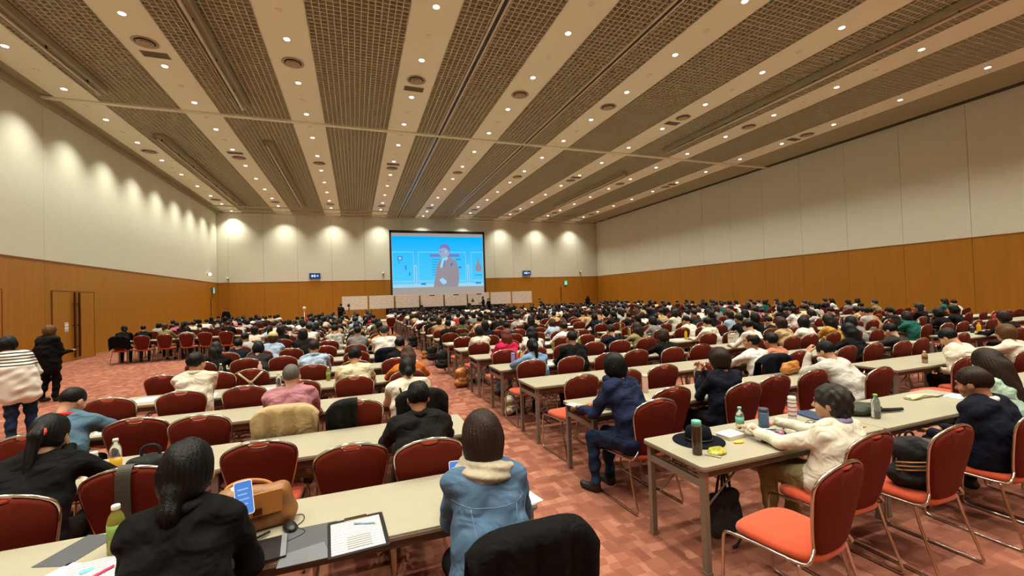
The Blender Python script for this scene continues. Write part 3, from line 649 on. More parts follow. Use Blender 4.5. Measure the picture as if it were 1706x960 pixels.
def hair_solid(style, res):
    E = lambda c, r, k=.03: prim(c, c, max(r), max(r), 0, k, r)
    front = lambda yl, zt: (lambda X, Y, Z: np.minimum(np.minimum((Y-yl)+0*Z+0*X, (zt-Z)), .07-np.abs(X)+0*Y+.03))
    p = [E((0, -.018, .036), (.083, .105, .096))]; cuts = []
    face = lambda X, Y, Z: -(np.sqrt((X/.07)**2+((Y-.115)/.085)**2+((Z+.035)/.115)**2)-1)*.07
    low = lambda z0: (lambda X, Y, Z: (z0-Z)+0*X+0*Y)
    amp = .003
    if style in ('short', 'grey', 'crop', 'curly', 'thin'):
        slope = lambda X, Y, Z: (-.055-.9*np.clip(Y+.055, 0, .2)**1.0*-1.0-Z)*.7+0*X     # nape to temple line
        cuts = [face, lambda X, Y, Z: np.minimum(.1, (-.062+.75*np.clip(Y+.06, 0, .3)-Z))*.8+0*X]
        if style == 'curly': p = [E((0, -.02, .036), (.092, .113, .1)), E((0, -.05, -.04), (.08, .07, .07))]; amp = .009; cuts[1] = lambda X, Y, Z: np.minimum(.1, (-.1+.75*np.clip(Y+.04, 0, .3)-Z))*.8+0*X
        if style == 'crop': p = [E((0, -.016, .034), (.0775, .099, .091))]; amp = .0015
        if style == 'thin': p = [E((0, -.022, .026), (.08, .1, .092))]; cuts.append(lambda X, Y, Z: .03-np.sqrt(X**2+(Y+.03)**2+(Z-.125)**2)*.6)
        if style == 'short': amp = .005
    elif style == 'bob':
        p += [E((0, -.028, -.03), (.098, .098, .125), .04)]; cuts = [face, low(-.135)]; amp = .003
    elif style == 'bobs':
        p += [E((0, -.025, -.02), (.093, .1, .105), .04)]; cuts = [face, low(-.1)]; amp = .005
    elif style == 'long':
        p += [E((0, -.03, -.03), (.093, .09, .12), .04), prim((-.035, -.075, -.05), (-.045, -.1, -.3), .06, .035, 0, .05), prim((.035, -.075, -.05), (.045, -.1, -.3), .06, .035, 0, .05), prim((0, -.08, -.05), (0, -.11, -.32), .055, .04, 0, .05)]
        cuts = [face]; amp = .004
    elif style == 'pony':
        p += [E((0, -.03, -.01), (.08, .085, .09)), prim((0, -.115, .01), (0, -.135, -.02), .028, .03, 0, .02), prim((0, -.135, -.02), (0, -.125, -.24), .034, .016, 0, .02)]; cuts = [face, lambda X, Y, Z: np.where(Y > -.09, (-.075-Z)+0*X, -1.0)]
    elif style == 'lowpony':
        p += [E((0, -.03, -.02), (.084, .09, .1)), prim((0, -.1, -.06), (0, -.118, -.12), .036, .034, 0, .03), prim((0, -.118, -.12), (.005, -.11, -.21), .034, .014, 0, .02)]; cuts = [face, lambda X, Y, Z: np.where(Y > -.06, (-.085-Z)+0*X, -1.0)]
    elif style == 'bun':
        p += [E((0, -.03, -.01), (.08, .085, .09)), E((0, -.112, -.05), (.04, .032, .052), .015)]; cuts = [face, lambda X, Y, Z: np.where(Y > -.08, (-.07-Z)+0*X, -1.0)]
    ph = rng.random()*6
    dsp = lambda X, Y, Z: amp*(np.sin(95*np.arctan2(X, -Y-.02)*.35+9*Z+ph)*np.cos(23*Z+2*X)+.6*np.sin(60*X+40*Y+31*Z+ph)) if amp else None
    if style == 'curly': dsp = lambda X, Y, Z: .008*(np.sin(75*X+ph)*np.sin(70*Y+1)*np.sin(72*Z+2)+.5*np.sin(120*X+50*Z)*np.sin(110*Y+ph))
    return solid(p, res, dsp, cuts)
def hand_solid(curl, res, side):
    p = []; xs = (-.028, -.0095, .0095, .027); L = (.066, .076, .071, .054)
    for i, x in enumerate(xs):
        x *= side; b = np.array((x, .083-.006*abs(i-1), 0.)); p.append(prim((x*.65, .0, 0), b, .0135, .0105, 2, .012)); a = 0.
        for q, fr in enumerate((.45, .3, .25)):
            a += curl*(.7, 1.0, .8)[q]; e = b+L[i]*fr*np.array((x*.6, math.cos(a), -math.sin(a))); p.append(prim(b, e, .0095-.001*q, .0088-.0012*q, 2, .004)); b = e
    t = side; p += [prim((0., .012, -.004), (t*-.034, .038, -.01), .016, .0125, 2, .012), prim((t*-.034, .038, -.01), (t*-.05, .065, -.018-.02*curl), .0115, .0105, 2, .005), prim((t*-.05, .065, -.018-.02*curl), (t*-.048, .09, -.024-.03*curl), .0102, .0082, 2, .004)]
    p.append(prim((0, -.05, .0), (0, .0, 0), .024, .022, 2, .015)); return solid(p, res)
_cache = {}
def cached(fn, *a):
    k = (fn.__name__,)+a
    if k not in _cache: _cache[k] = fn(*a)
    return _cache[k]
def elbow(S, Wr, l1, l2, pole):
    d = Wr-S; L = np.linalg.norm(d)
    if L > (l1+l2)*.985: Wr = S+d*(l1+l2)*.985/L; d = Wr-S; L = np.linalg.norm(d)
    a = (l1*l1-l2*l2+L*L)/(2*L); h = math.sqrt(max(l1*l1-a*a, 1e-6)); u = d/L
    q = np.array(pole, float); q = q-u*(q@u); q /= np.linalg.norm(q); return S+u*a+q*h, Wr
def frame_to(d, up):
    d = d/np.linalg.norm(d); x = np.cross(d, up); x /= np.linalg.norm(x); z = np.cross(x, d); return np.stack([x, d, z], 1)
def hood_prims(Nk):
    q = []; g = lambda a: Nk+np.array((.105*math.cos(a), .012+.1*math.sin(a), .012-.04*max(0, -math.sin(a))+.015*math.sin(3*a)))
    for t in range(14): q.append(prim(g(2*math.pi*t/14), g(2*math.pi*(t+1)/14), .03, .03, 0, .012))
    for s in (-1, 1): q.append(prim(Nk+np.array((s*.055, -.1, -.03)), Nk+np.array((s*.012, -.135, -.15)), .04, .024, 0, .02))
    q.append(prim(Nk+np.array((0, -.1, -.04)), Nk+np.array((0, -.14, -.13)), .045, .03, 0, .03)); return q
def collar_prims(Nk, big=1.):
    q = []; g = lambda a: Nk+np.array((.07*big*math.cos(a), .003+.072*big*math.sin(a), .016+.012*math.sin(a)*-1))
    for t in range(16): q.append(prim(g(2*math.pi*t/16), g(2*math.pi*(t+1)/16), .021, .021, 0, .01))
    if big > 1:
        for t in range(16): a, b = 2*math.pi*t/16, 2*math.pi*(t+1)/16; q.append(prim(g(a)*1.0+np.array((.022*math.cos(a), .024*math.sin(a)-.004, -.024+.012*math.sin(a))), g(b)+np.array((.022*math.cos(b), .024*math.sin(b)-.004, -.024+.012*math.sin(b))), .03, .03, 0, .03))
    return q
def make_body(ztop=1.25, hy=.12, bow=.2, yaw=0., arms='table', w=1., res=.02, hres=.009, sleeve='long', legs='sit', hands=True, extra=(), bulk=0., coat=False, hood=False, collar=False, hx=0., wr=None, seed=0, fold=.008):
    """origin on the floor under the seat centre, facing +y; returns verts, quads, slots and the head transform"""
    Cc = np.array((hx, hy, ztop-.118)); b1 = .2+.55*bow
    Nk = Cc-.13*np.array((0, math.sin(b1), math.cos(b1)))
    S = Nk-np.array((hx*.4, .02, .034)); stand = legs == 'stand'
    Pv = np.array((0, -.05, .56)) if not stand else np.array((0, -.02, ztop*.545))
    mid = S*.45+Pv*.55+np.array((0, -.035, 0)); ch = S*.8+Pv*.2+np.array((0, -.015, 0))
    q = []; B = bulk
    for s in (-1, 1):
        sx = np.array((s, 0, 0))
        q += [prim(S+sx*.07*w, S+sx*.14*w+np.array((0, 0, -.012)), .066+B, .06+B, 0, .05), prim(ch+sx*.065*w, mid+sx*.06*w, .107+B, .108+B, 0, .06), prim(mid+sx*.06*w, Pv+sx*.075*w, .108+B, .118+B, 0, .06), prim(S+sx*.075*w+np.array((0, -.01, .005)), Nk+sx*.02, .045, .042, 0, .05)]
        if coat: q += [prim(mid+sx*.08*w, Pv+sx*(.085 if not stand else .1)*w+np.array((0, -.0 if not stand else -.02, -.03 if not stand else -.14)), .105+B, .112+B, 0, .05)]
        # legs
        lk = 1
        if not stand:
            kn = np.array((s*.105, .36, .5)); an = np.array((s*.11, .34 if seed % 3 else .28, .1)); hp = np.array((s*.09, -.02, .535))
            q += [prim(hp, kn, .088, .062, 1, .04), prim(kn, an, .062, .045, 1, .03), prim(an, an+np.array((0, 0, -.055)), .036, .04, 3, .02), prim(an+np.array((0, .0, -.058)), an+np.array((s*.02, .14, -.065)), .042, .035, 3, .02)]
        else:
            hp = Pv+sx*.085; kn = np.array((s*.09, .02+.03*s, ztop*.29)); an = np.array((s*.1, -.04+.05*s, .1))
            q += [prim(hp, kn, .094, .068, 1, .04), prim(kn, an, .066, .052, 1, .03), prim(an, an+np.array((0, .0, -.05)), .04, .042, 3, .02), prim(an+np.array((0, .0, -.055)), an+np.array((s*.02, .14, -.062)), .042, .036, 3, .02)]
        # arms
        Sh = S+sx*.168*w+np.array((0, 0, -.02)); pole = (s*.42, -.45, -.9)
        T0 = max(.47, 0)
        if wr is not None and wr.get(s) is not None: Wp = np.array(wr[s], float)
        elif arms == 'table': Wp = np.array((s*.13, max(.5, S[1]+.3), .755))
        elif arms == 'lap': Wp = np.array((s*.09, .26, .64))
        elif arms == 'write': Wp = np.array((s*.14, .5+.06*s, .755))
        elif arms == 'chin': Wp = np.array((.05, Cc[1]+.1, Cc[2]-.17)) if s > 0 else np.array((-.12, .5, .755))
        elif arms == 'phone': Wp = np.array((s*.05-.02, .44, .84))
        elif arms == 'down': Wp = np.array((s*.25, .06, S[2]-.52))
        elif arms == 'front': Wp = np.array((s*.1, .3, S[2]-.28))
        for pole in ((s*.42, -.45, -.9), (s*.48, -.45, -.6), (s*.52, -.4, -.35), (s*.6, -.35, -.12)):     # keep the forearm clear of the table edge
            El, Wq = elbow(Sh, Wp, .275*w**.3, .25*w**.3, pole)
            t = np.clip((.31-El[1])/max(Wq[1]-El[1], 1e-3), 0, 1); f = El+(Wq-El)*t
            if stand or Wp[2] < .72 or Wq[1] < .33 or f[2] > .742: break
        Wp = Wq
        sl = 0 if sleeve == 'long' else 2
        q += [prim(Sh, El, .053+B*.8, .045+B*.6, 0, .035), prim(El, Wp, (.044 if sl == 0 else .037)+B*.4, (.034 if sl == 0 else .027)+B*.2, sl, .02)]
        if not hands or hres > .012: q += [prim(Wp, Wp+(Wp-El)/np.linalg.norm(Wp-El)*.1, .03, .026, 2, .02)]
        else:
            d = (Wp-El)/np.linalg.norm(Wp-El); hd = d*.75+np.array((-s*.25, .25, -.25 if Wp[2] < .9 else .25)); 
            Rm = frame_to(hd, np.array((0, -.05, 1.)) if arms not in ('chin', 'phone') else np.array((s*.9, .3, .2)))
            hv, hf, hm = cached(hand_solid, .75 if arms in ('phone', 'chin') else .3, max(.0045, hres*.6), s)
            extra = list(extra)+[(hv@Rm.T+Wp+d*.012, hf, hm)]
    if hood and hres > .01: q += hood_prims(Nk)
    ph = seed*1.7
    dsp = (lambda X, Y, Z: fold*(np.sin(31*Z+9*X+13*Y+ph)*np.sin(17*X+11*Y-7*Z+ph*.7)+.7*np.sin(52*Z-23*X+19*Y+ph)*np.sin(21*Y+13*X+ph))) if fold else None
    body = solid(q, res, dsp)
    body = (body[0]*1.0, body[1], body[2]); body[0][:, 2] = np.maximum(body[0][:, 2], .002)
    Rh = rotz(yaw) @ rotx(-(bow*.75))
    hv, hf, hm = cached(head_solid, hres)
    V, F, M = cat_parts([body, (hv@Rh.T+Cc, hf, hm)]+list(extra))
    return V, F, M, (Rh, Cc, Nk)

PAL = {}
def cloth(name, col, rough=.85, bump=.12, bs=160, var=.1): PAL[name] = mat('cloth_'+name, col, rough, var=var, vs=20, bump=bump, bs=bs, spec=.15, wrinkle=.75); return PAL[name]
for n, c in dict(black='0b0a09', charcoal='171513', navy='0e1220', darkgrey='2d2b29', grey='7d7a75', lightgrey='a9a6a0', white='dcd7cd', offwhite='d2c8b4', cream='cdbf9f', beige='b59b72', khaki='8a7d55', tan='a8835c', pink='c26a8a', hotpink='c8214f', dustypink='a8727a', lightblue='9fb3c8', denim='4a6a8a', paledenim='6f90b0', olive='4c5236', teal='1e5a50', mustard='b98a3a', orange='c06a2a', salmon='c08260', red='b0242a', brown='4d3424', mint='a9c4ae', purple='4a3f66', jeans='1c2a42', lav='8d87a8', green='5f8f4a', peach='b8785a', ivory='d6cfba', oatmeal='aea48e').items(): cloth(n, c)
PAL['denim'] = mat('denim_cloth', '4e6883', .85, var=.3, vs=11, bump=.25, bs=300, spec=.2, wrinkle=.7)
PAL['denimshirt'] = mat('washed_denim', '4f6a7c', .85, var=.35, vs=7, bump=.2, bs=200, spec=.2, wrinkle=.7)
SKIN = [mat('skin_light', 'c49272', .55, var=.06, spec=.4), mat('skin_tan', 'ab7a58', .55, var=.06, spec=.4), mat('skin_pale', 'd0a283', .55, var=.06, spec=.4)]
def hairm(n, c): return mat('hair_'+n, c, .5, var=.5, vs=5, stretch=(26, 26, 2), bump=.35, bs=9, spec=.22)
HAIR = {n: hairm(n, c) for n, c in dict(black='0c0a09', dark='15100d', brown='291a13', chestnut='40261a', grey='5f5a54', saltpepper='2e2b28', red='5c2413', light='5a3c22').items()}
M_SHOE = mat('shoe_leather', '1b1714', .5, var=.2); M_SHOEW = mat('shoe_pale', 'b3a58c', .7); M_EYE = mat('eye_dark', '1a1210', .2); M_LIP = mat('lip_tone', '9c5a4c', .5)
def slots(top, leg='charcoal', skin=0, hair='black', shoe=None, second=None):
    g = lambda c: PAL[c] if isinstance(c, str) else c
    return [g(top), g(leg), SKIN[skin], shoe or M_SHOE, HAIR[hair], M_EYE, M_LIP, g(second) if second else g(top)]
NPEOPLE = [0]; NEAR_TRI = [0]
def person(x, y, label, style='short', hair='black', top='black', leg='charcoal', skin=None, rz=0., res=.014, hres=.0065, z=0., second=None, shoe=None, group='seated audience', size=1.0, topmat=None, **kw):
    sk = rng.randrange(3) if skin is None else skin; kw.setdefault('seed', NPEOPLE[0])
    V, F, M, (Rh, Cc, Nk) = make_body(res=res, hres=hres, **kw)
    o = ob('person', np_mesh('person', V*size, F, M, slots(topmat or top, leg, sk, hair, shoe, second)), loc=(x, y, z), rz=rz); tag(o, label, 'person', group)
    if style != 'bald':
        hv, hf, hm = hair_solid(style, hres*1.05)
        ob('hair', np_mesh('hair', (hv@Rh.T+Cc)*size, hf, hm*0, [HAIR[hair]]), o)
    g = PAL[top] if topmat is None else topmat
    if kw.get('hood'): hv, hf, hm = solid(hood_prims(Nk), max(.008, res*.75), lambda X, Y, Z: .004*np.sin(70*X+30*Z)*np.sin(60*Y+45*Z)); ob('hood', np_mesh('hood', hv*size, hf, hm, [g]), o)
    if kw.get('collar'): hv, hf, hm = solid(collar_prims(Nk, 1.12 if kw['collar'] == 2 else 1.), .007, (lambda X, Y, Z: .005*np.sin(130*Z+25*X+20*Y)) if kw['collar'] == 2 else None); ob('collar', np_mesh('collar', hv*size, hf, hm, [PAL[second] if second else g]), o)
    NPEOPLE[0] += 1; NEAR_TRI[0] += 2*len(F); return o, (Rh, Cc, Nk)

# shared far figures
FAR_ARMS = ['table', 'table', 'write', 'chin', 'lap', 'table', 'phone', 'table']
FARV = []
def far_variants():
    spec = [(1.27, .06, .1, 0), (1.22, .16, .35, .1), (1.30, .02, 0., -.15), (1.17, .24, .55, .0), (1.25, .0, .15, .25), (1.20, .12, .3, -.2), (1.14, .3, .75, .05), (1.28, .1, .15, .35)]
    for i, (zt, hy, bow, yw) in enumerate(spec):
        V, F, M, T = make_body(ztop=zt, hy=hy, bow=bow, yaw=yw, arms=FAR_ARMS[i], w=.94+.03*(i % 4), res=.024, hres=.0125, seed=i, coat=i % 2 == 0, hood=i in (1, 5), fold=.005)
        me = np_mesh('person_far', V, F, M, slots('black'))
        hs = {}
        for st in ('short', 'bob', 'long', 'bun', 'curly', 'crop', 'bobs', 'pony'):
            hv, hf, hm = cached(hair_solid, st, .0125); hs[st] = np_mesh('hair_far', hv@T[0].T+T[1], hf, hm*0, [HAIR['black']])
        FARV.append((me, hs))
def set_slots(o, ms):
    for s, m in zip(o.material_slots, ms): s.link = 'OBJECT'; s.material = m
TOPS = ['black']*22+['charcoal']*10+['navy']*9+['white']*13+['offwhite']*7+['lightgrey']*6+['grey']*7+['darkgrey']*5+['beige']*4+['cream']*3+['khaki']*2+['olive']*2+['lightblue']*3+['denim']*2+['tan']*2+['mustard', 'pink', 'red', 'teal', 'lav', 'brown']
CN = dict(offwhite='off-white', darkgrey='dark grey', lightgrey='light grey', lightblue='light blue', paledenim='pale denim', hotpink='hot pink', dustypink='dusty pink', lav='lavender', denimshirt='washed denim')
STN = dict(short='short', bob='bobbed', long='long', bun='tied-up', curly='wavy', crop='cropped', bobs='chin-length', pony='ponytailed', grey='short', thin='thinning', lowpony='tied-back')
def far_person(x, y, label_tail, rz, top=None, style=None, hair=None, v=None, leg=None):
    v = rng.randrange(8) if v is None else v; me, hs = FARV[v]
    style = style or rng.choice(['short']*5+['crop', 'bob', 'bob', 'long', 'long', 'bun', 'curly', 'bobs', 'bobs', 'pony']); top = top or rng.choice(TOPS)
    hair = hair or rng.choice(['black']*13+['dark']*6+['brown']*3+['chestnut', 'saltpepper'])
    o = ob('person', me, loc=(x, y, 0), rz=rz); set_slots(o, slots(top, leg or rng.choice(['charcoal', 'black', 'navy', 'jeans', 'darkgrey', 'beige']), rng.randrange(3), hair))
    tag(o, f'person in {CN.get(top, top)}, {STN[style]} hair, {label_tail}', 'person', 'seated audience')
    h = ob('hair', hs[style], o); set_slots(h, [HAIR[hair]]); NPEOPLE[0] += 1; return o
# ------------------------------------------------------------------ who sits where
def in_view(x, y, z=1.1, mx=120):
    cy, sy = math.cos(YAW), math.sin(YAW); d = x*sy+y*cy
    if d < .6: return False
    px = 853+F_PX*(x*cy-y*sy)/d; return -mx < px < 1706+mx
far_variants()
SEATX = lambda b, i: BL[b]+.305+.61*i
used = {}                                    # (block,row) -> occupied x
NEARP = {}
def near(b, k, x, label, dy=0., chair_dx=0., chair_dy=0., chairless=False, oy=None, **kw):
    y = (ROW(k)-.33+dy) if oy is None else oy
    used.setdefault((b, k), []).append(x)
    if k >= 5: kw.setdefault('res', .018); kw.setdefault('hres', .009)
    o, T = person(x, y, label, **kw); NEARP[label.split(' with')[0]] = (o, T)
near('A', 0, -.63, 'woman in a black jacket with tied-back black hair at the nearest table', style='lowpony', hair='black', top='black', ztop=1.32, hy=.18, bow=.25, yaw=-.15, arms='phone', coat=True, res=.010, hres=.005, bulk=.006, w=.9, wr={1: (.1, .41, .87), -1: (-.08, .42, .765)}, collar=True, second='charcoal')
near('A', 0, .54, 'woman in a blue denim jacket with a brown bob holding a phone', style='bob', hair='brown', top='denim', second='oatmeal', ztop=1.30, hy=.14, bow=.3, yaw=.05, arms='table', res=.010, hres=.005, bulk=.002, w=.87, hood=False, collar=2, coat=True, wr={-1: (-.06, .42, .82), 1: (.16, .42, .765)}, rz=-.05)
near('A', 1, -1.77, 'woman in a black hoodie with a red hair tie beside the yellow drink', style='pony', hair='black', top='black', ztop=1.21, hy=.23, bow=.55, hood=True, res=.011, hres=.0055, bulk=.012)
near('A', 2, -2.32, 'man in a washed denim shirt with cropped hair bent over his table', style='crop', hair='black', topmat=PAL['denimshirt'], second='red', ztop=1.18, hy=.23, bow=.7, yaw=-.3, collar=True, res=.012, bulk=.012)
near('A', 3, -1.79, 'man in a pale blazer with short black hair', style='short', top='offwhite', ztop=1.30, hy=.13, bow=.1, yaw=-.35, coat=True, bulk=.008, arms='chin', collar=True)
near('A', 2, -.61, 'man in a dusty pink shirt with grey cropped hair, beige coat on his chair', style='crop', hair='grey', top='dustypink', ztop=1.25, hy=.13, bow=.15, res=.011, bulk=.018, w=1.06, hres=.0055)
near('A', 1, .43, 'man in a dark suit with short black hair beside the aisle', style='short', top='charcoal', ztop=1.21, hy=.13, bow=.35, coat=True, res=.011, bulk=.012, w=1.06, hres=.0055, collar=True, skin=1)
near('A', 2, .50, 'woman in an off-white shirt with black hair in a low bun', style='bun', top='offwhite', leg='navy', ztop=1.22, hy=.13, bow=.5, bulk=.012)
near('A', 3, -.03, 'man in a cream shirt with black hair leaning forward', style='short', top='cream', ztop=1.23, hy=.15, bow=.45, bulk=.014, w=1.05)
near('A', 4, -.63, 'person in a light blue shirt with short brown hair', style='short', hair='brown', top='lightblue', ztop=1.26, hy=.13, bow=.2, collar=True)
near('A', 3, .66, 'woman in an orange top with long chestnut hair beside the aisle', style='long', hair='chestnut', top='orange', ztop=1.20, hy=.15, bow=.4)
near('A', 4, .68, 'person in black with short black hair behind the orange top', style='short', top='black', ztop=1.22, hy=.13, bow=.3)
near('A', 5, .51, 'man in a white shirt with dark braces and short grey hair', style='crop', hair='saltpepper', top='white', ztop=1.35, hy=.1, bow=.1, bulk=.014, w=1.08)
near('A', 5, -1.66, 'person in a dark grey shirt with black hair near the row end', style='bobs', top='darkgrey', ztop=1.18, hy=.15, bow=.5)
near('A', 6, -1.64, 'woman in a light blue shirt wearing a yellow cap', style='bobs', hair='chestnut', top='lightblue', ztop=1.25, hy=.1, bow=.2)
near('A', 6, -1.07, 'woman in charcoal with a broad dark bob', style='bob', hair='dark', top='charcoal', ztop=1.30, hy=.1, bow=.2)
near('A', 7, -.5, 'person in a light grey hoodie with black hair', style='short', top='lightgrey', hood=True, ztop=1.28, hy=.1, bow=.3)
near('A', 5, -2.30, 'woman in black with long dark hair at the row end', style='long', hair='dark', top='black', ztop=1.22, hy=.12, bow=.2)
near('A', 6, -2.28, 'person in black with black hair at the outer row end', style='short', top='navy', ztop=1.16, hy=.15, bow=.3)
near('B', 0, 2.97, 'woman in a cream blouse with wavy dark hair facing away beside the hat table', style='curly', hair='saltpepper', top='ivory', leg='khaki', second='lav', ztop=1.16, hy=.0, hx=.07, bow=.1, yaw=.35, arms='table', wr={-1: (-.18, .42, .79), 1: (.13, .45, .785)}, coat=True, res=.010, hres=.005, bulk=.004, w=.92, oy=2.03, collar=True)
near('B', 0, 4.45, 'man in a dark navy suit with thinning hair seated beside the backpack chair', style='short', hair='brown', top='navy', leg='grey', second='white', ztop=1.17, hy=.04, bow=.35, yaw=.1, arms='lap', coat=True, res=.011, hres=.0055, bulk=.02, w=1.08, oy=1.86, collar=True, skin=1)
near('B', 0, 5.02, 'woman in a mint top with long brown hair behind the suited man', style='long', hair='brown', top='mint', leg='black', ztop=1.26, hy=.1, bow=.4, yaw=-.2, arms='lap', oy=1.95, res=.012)
near('B', 1, 2.28, 'person in a navy hoodie and blue jeans with legs turned into the aisle', style='bobs', hair='black', top='navy', topmat=cloth('navyhood', '1c2540'), leg='jeans', ztop=1.28, hy=.17, bow=.3, hood=True, res=.011, hres=.0055, bulk=.01, rz=.35, oy=3.25, w=.98)
near('B', 1, 3.46, 'woman in a navy jacket with a brown bob, hands folded at her chin', style='bobs', hair='brown', top='navy', ztop=1.25, hy=.02, bow=.2, arms='chin', wr={1: (.03, .24, .98), -1: (-.05, .24, .96)}, coat=True, res=.011, hres=.0055, oy=3.38, yaw=.1)
near('B', 1, 5.38, 'person in a pale grey hoodie leaning forward with a hand at the forehead', style='short', hair='black', top='lightgrey', topmat=cloth('palegrey', 'bdb8ae'), ztop=1.16, hy=.3, bow=.6, hood=True, arms='chin', wr={-1: (-.07, .46, 1.0), 1: (.15, .5, .755)}, res=.012, oy=3.32, bulk=.014)
near('B', 2, 5.3, 'man in a white shirt with thinning hair, dark jacket on his chair', style='thin', top='white', ztop=1.20, hy=.1, bow=.05, yaw=.5, oy=4.5)
near('B', 2, 5.85, 'person in a peach top beside the man in white', style='short', top='peach', ztop=1.16, hy=.12, bow=.3, oy=4.62)
near('B', 3, 3.2, 'man in a black shirt with short black hair', style='crop', top='black', ztop=1.26, hy=.13, bow=.2, w=1.05, bulk=.012)
near('B', 3, 2.52, 'woman in pale denim with a long black ponytail by the aisle', style='pony', top='paledenim', ztop=1.18, hy=.13, bow=.35)
near('B', 3, 4.96, 'woman in black with wavy brown hair in the fourth row', style='bobs', hair='brown', top='black', ztop=1.18, hy=.13, bow=.35)
near('B', 4, 2.57, 'woman in a hot pink hoodie with red hair by the aisle', style='long', hair='red', top='hotpink', leg='denim', ztop=1.23, hy=.13, bow=.2, hood=True)
near('B', 4, 3.08, 'woman in white with long black hair next to the pink hoodie', style='long', top='white', ztop=1.26, hy=.13, bow=.2)
near('B', 4, 4.81, 'man in dark navy with short brown hair', style='short', hair='brown', top='navy', ztop=1.20, hy=.13, bow=.4, w=1.05)
near('B', 4, 5.43, 'woman in a khaki top with long brown hair', style='long', hair='brown', top='khaki', ztop=1.22, hy=.13, bow=.2)
near('B', 5, 2.45, 'woman in a cream cardigan with dark hair by the aisle', style='bobs', hair='dark', top='offwhite', leg='white', ztop=1.24, hy=.13, bow=.3, coat=True)
near('B', 5, 4.44, 'man in a white shirt resting his cheek on his hand', style='short', top='white', ztop=1.21, hy=.13, bow=.2, arms='chin', yaw=.3)
near('C', 1, 7.66, 'man in a cream shirt looking down at his lap', style='short', hair='black', top='ivory', leg='charcoal', ztop=1.19, hy=.22, bow=.8, arms='lap', res=.012, bulk=.016, w=1.08, oy=3.28)
near('C', 1, 8.75, 'person in off-white with light brown hair at the picture edge', style='bobs', hair='light', top='offwhite', ztop=1.2, hy=.15, bow=.3)
near('C', 2, 7.6, 'woman in a black jacket with long black hair leaning forward', style='long', top='black', ztop=1.21, hy=.16, bow=.3, coat=True)
near('C', 2, 8.76, 'man in a dark grey suit bent forward', style='short', top='darkgrey', ztop=1.14, hy=.2, bow=.6, coat=True)
near('C', 3, 7.01, 'man in a white shirt bent low over the table', style='short', top='white', ztop=1.24, hy=.2, bow=.6)
near('C', 3, 7.79, 'person in a beige sweater with brown hair', style='bobs', hair='brown', top='beige', ztop=1.25, hy=.13, bow=.2)
near('C', 3, 8.4, 'woman in white with a black bob', style='bob', top='white', ztop=1.24, hy=.13, bow=.1)
near('C', 3, 9.13, 'woman in mustard with long black hair', style='long', top='mustard', ztop=1.24, hy=.13, bow=.2)
near('C', 4, 7.30, 'person in an off-white hooded coat with dark hair', style='short', top='offwhite', hood=True, ztop=1.22, hy=.13, bow=.3, coat=True)
near('D', 2, 12.4, 'person in black with brown hair leaning over the table edge', style='bobs', hair='brown', top='black', ztop=1.2, hy=.2, bow=.5)

SEAT_WORDS = ['aisle seat', 'second seat', 'third seat', 'fourth seat', 'fifth seat', 'last seat']
def seat_word(b, i): return SEAT_WORDS[5-i] if b in 'AZ' else SEAT_WORDS[i]
OCC = {'Z': .82, 'A': .86, 'B': .88, 'C': .86, 'D': .82, 'E': .72}
EMPTYROWS = {'A': 5, 'B': 5, 'C': 2, 'D': 2, 'E': 4, 'Z': 11}
cand, chairs = [], []
for b in BL:
    for k in range(FIRST[b], LAST[b]+1):
        for i in range(6):
            x, y = SEATX(b, i), ROW(k)-.33
            if not in_view(x, y): continue
            if not (b == 'A' and k == 0 and i not in (3, 5)): chairs.append((b, k, i, x, y))
            if k <= EMPTYROWS[b]: continue
            if any(abs(x-u) < .5 for u in used.get((b, k), ())): continue
            p = OCC[b]*(.62 if k <= EMPTYROWS[b]+2 and b in 'BCDE' else 1)
            if b == 'Z' and k == 12: p = .7
            if rng.random() < p: cand.append((math.hypot(x, y), b, k, i, x, y))
cand.sort()
NIND = 300-NPEOPLE[0]-8
for d, b, k, i, x, y in cand[:NIND]:
    far_person(x+rng.uniform(-.06, .06), y+rng.uniform(-.06, .08), f'{seat_word(b, i)}, {RN(b, k)} row, {BN[b]}', rng.gauss(0, .12))
# beyond about three hundred: the far front rows as one crowd mesh
parts, cmats, mi = [], [], {}
LOW = []
for i, (zt, hy, bow) in enumerate(((1.27, .06, .1), (1.2, .16, .35), (1.24, .05, .2))):
    V, F, M, T = make_body(ztop=zt, hy=hy, bow=bow, res=.036, hres=.02, seed=i, fold=0)
    hh = []
    for st in ('short', 'bob'): hv, hf, hm = cached(hair_solid, st, .02); hh.append((hv@T[0].T+T[1], hf, hm*0+4))
    LOW.append(((V, F, M), hh))
def mslot(m):
    if m.name not in mi: mi[m.name] = len(cmats); cmats.append(m)
    return mi[m.name]
for d, b, k, i, x, y in cand[NIND:]:
    body, hh = rng.choice(LOW); h = rng.choice(hh); sl = slots(rng.choice(TOPS), 'charcoal', rng.randrange(3), rng.choice(['black', 'black', 'dark', 'brown']))
    look = np.array([mslot(m) for m in sl]); R = rotz(rng.gauss(0, .15)); o = np.array((x+rng.uniform(-.06, .06), y+rng.uniform(-.06, .08), 0))
    for V, F, M in (body, h): parts.append((V@R.T+o, F, look[M]))
if parts:
    V, F, M = cat_parts(parts); tag(ob('seated_crowd', np_mesh('seated_crowd', V, F, M, cmats)), 'distant seated audience in the front rows below the screen', 'crowd', kind='stuff')
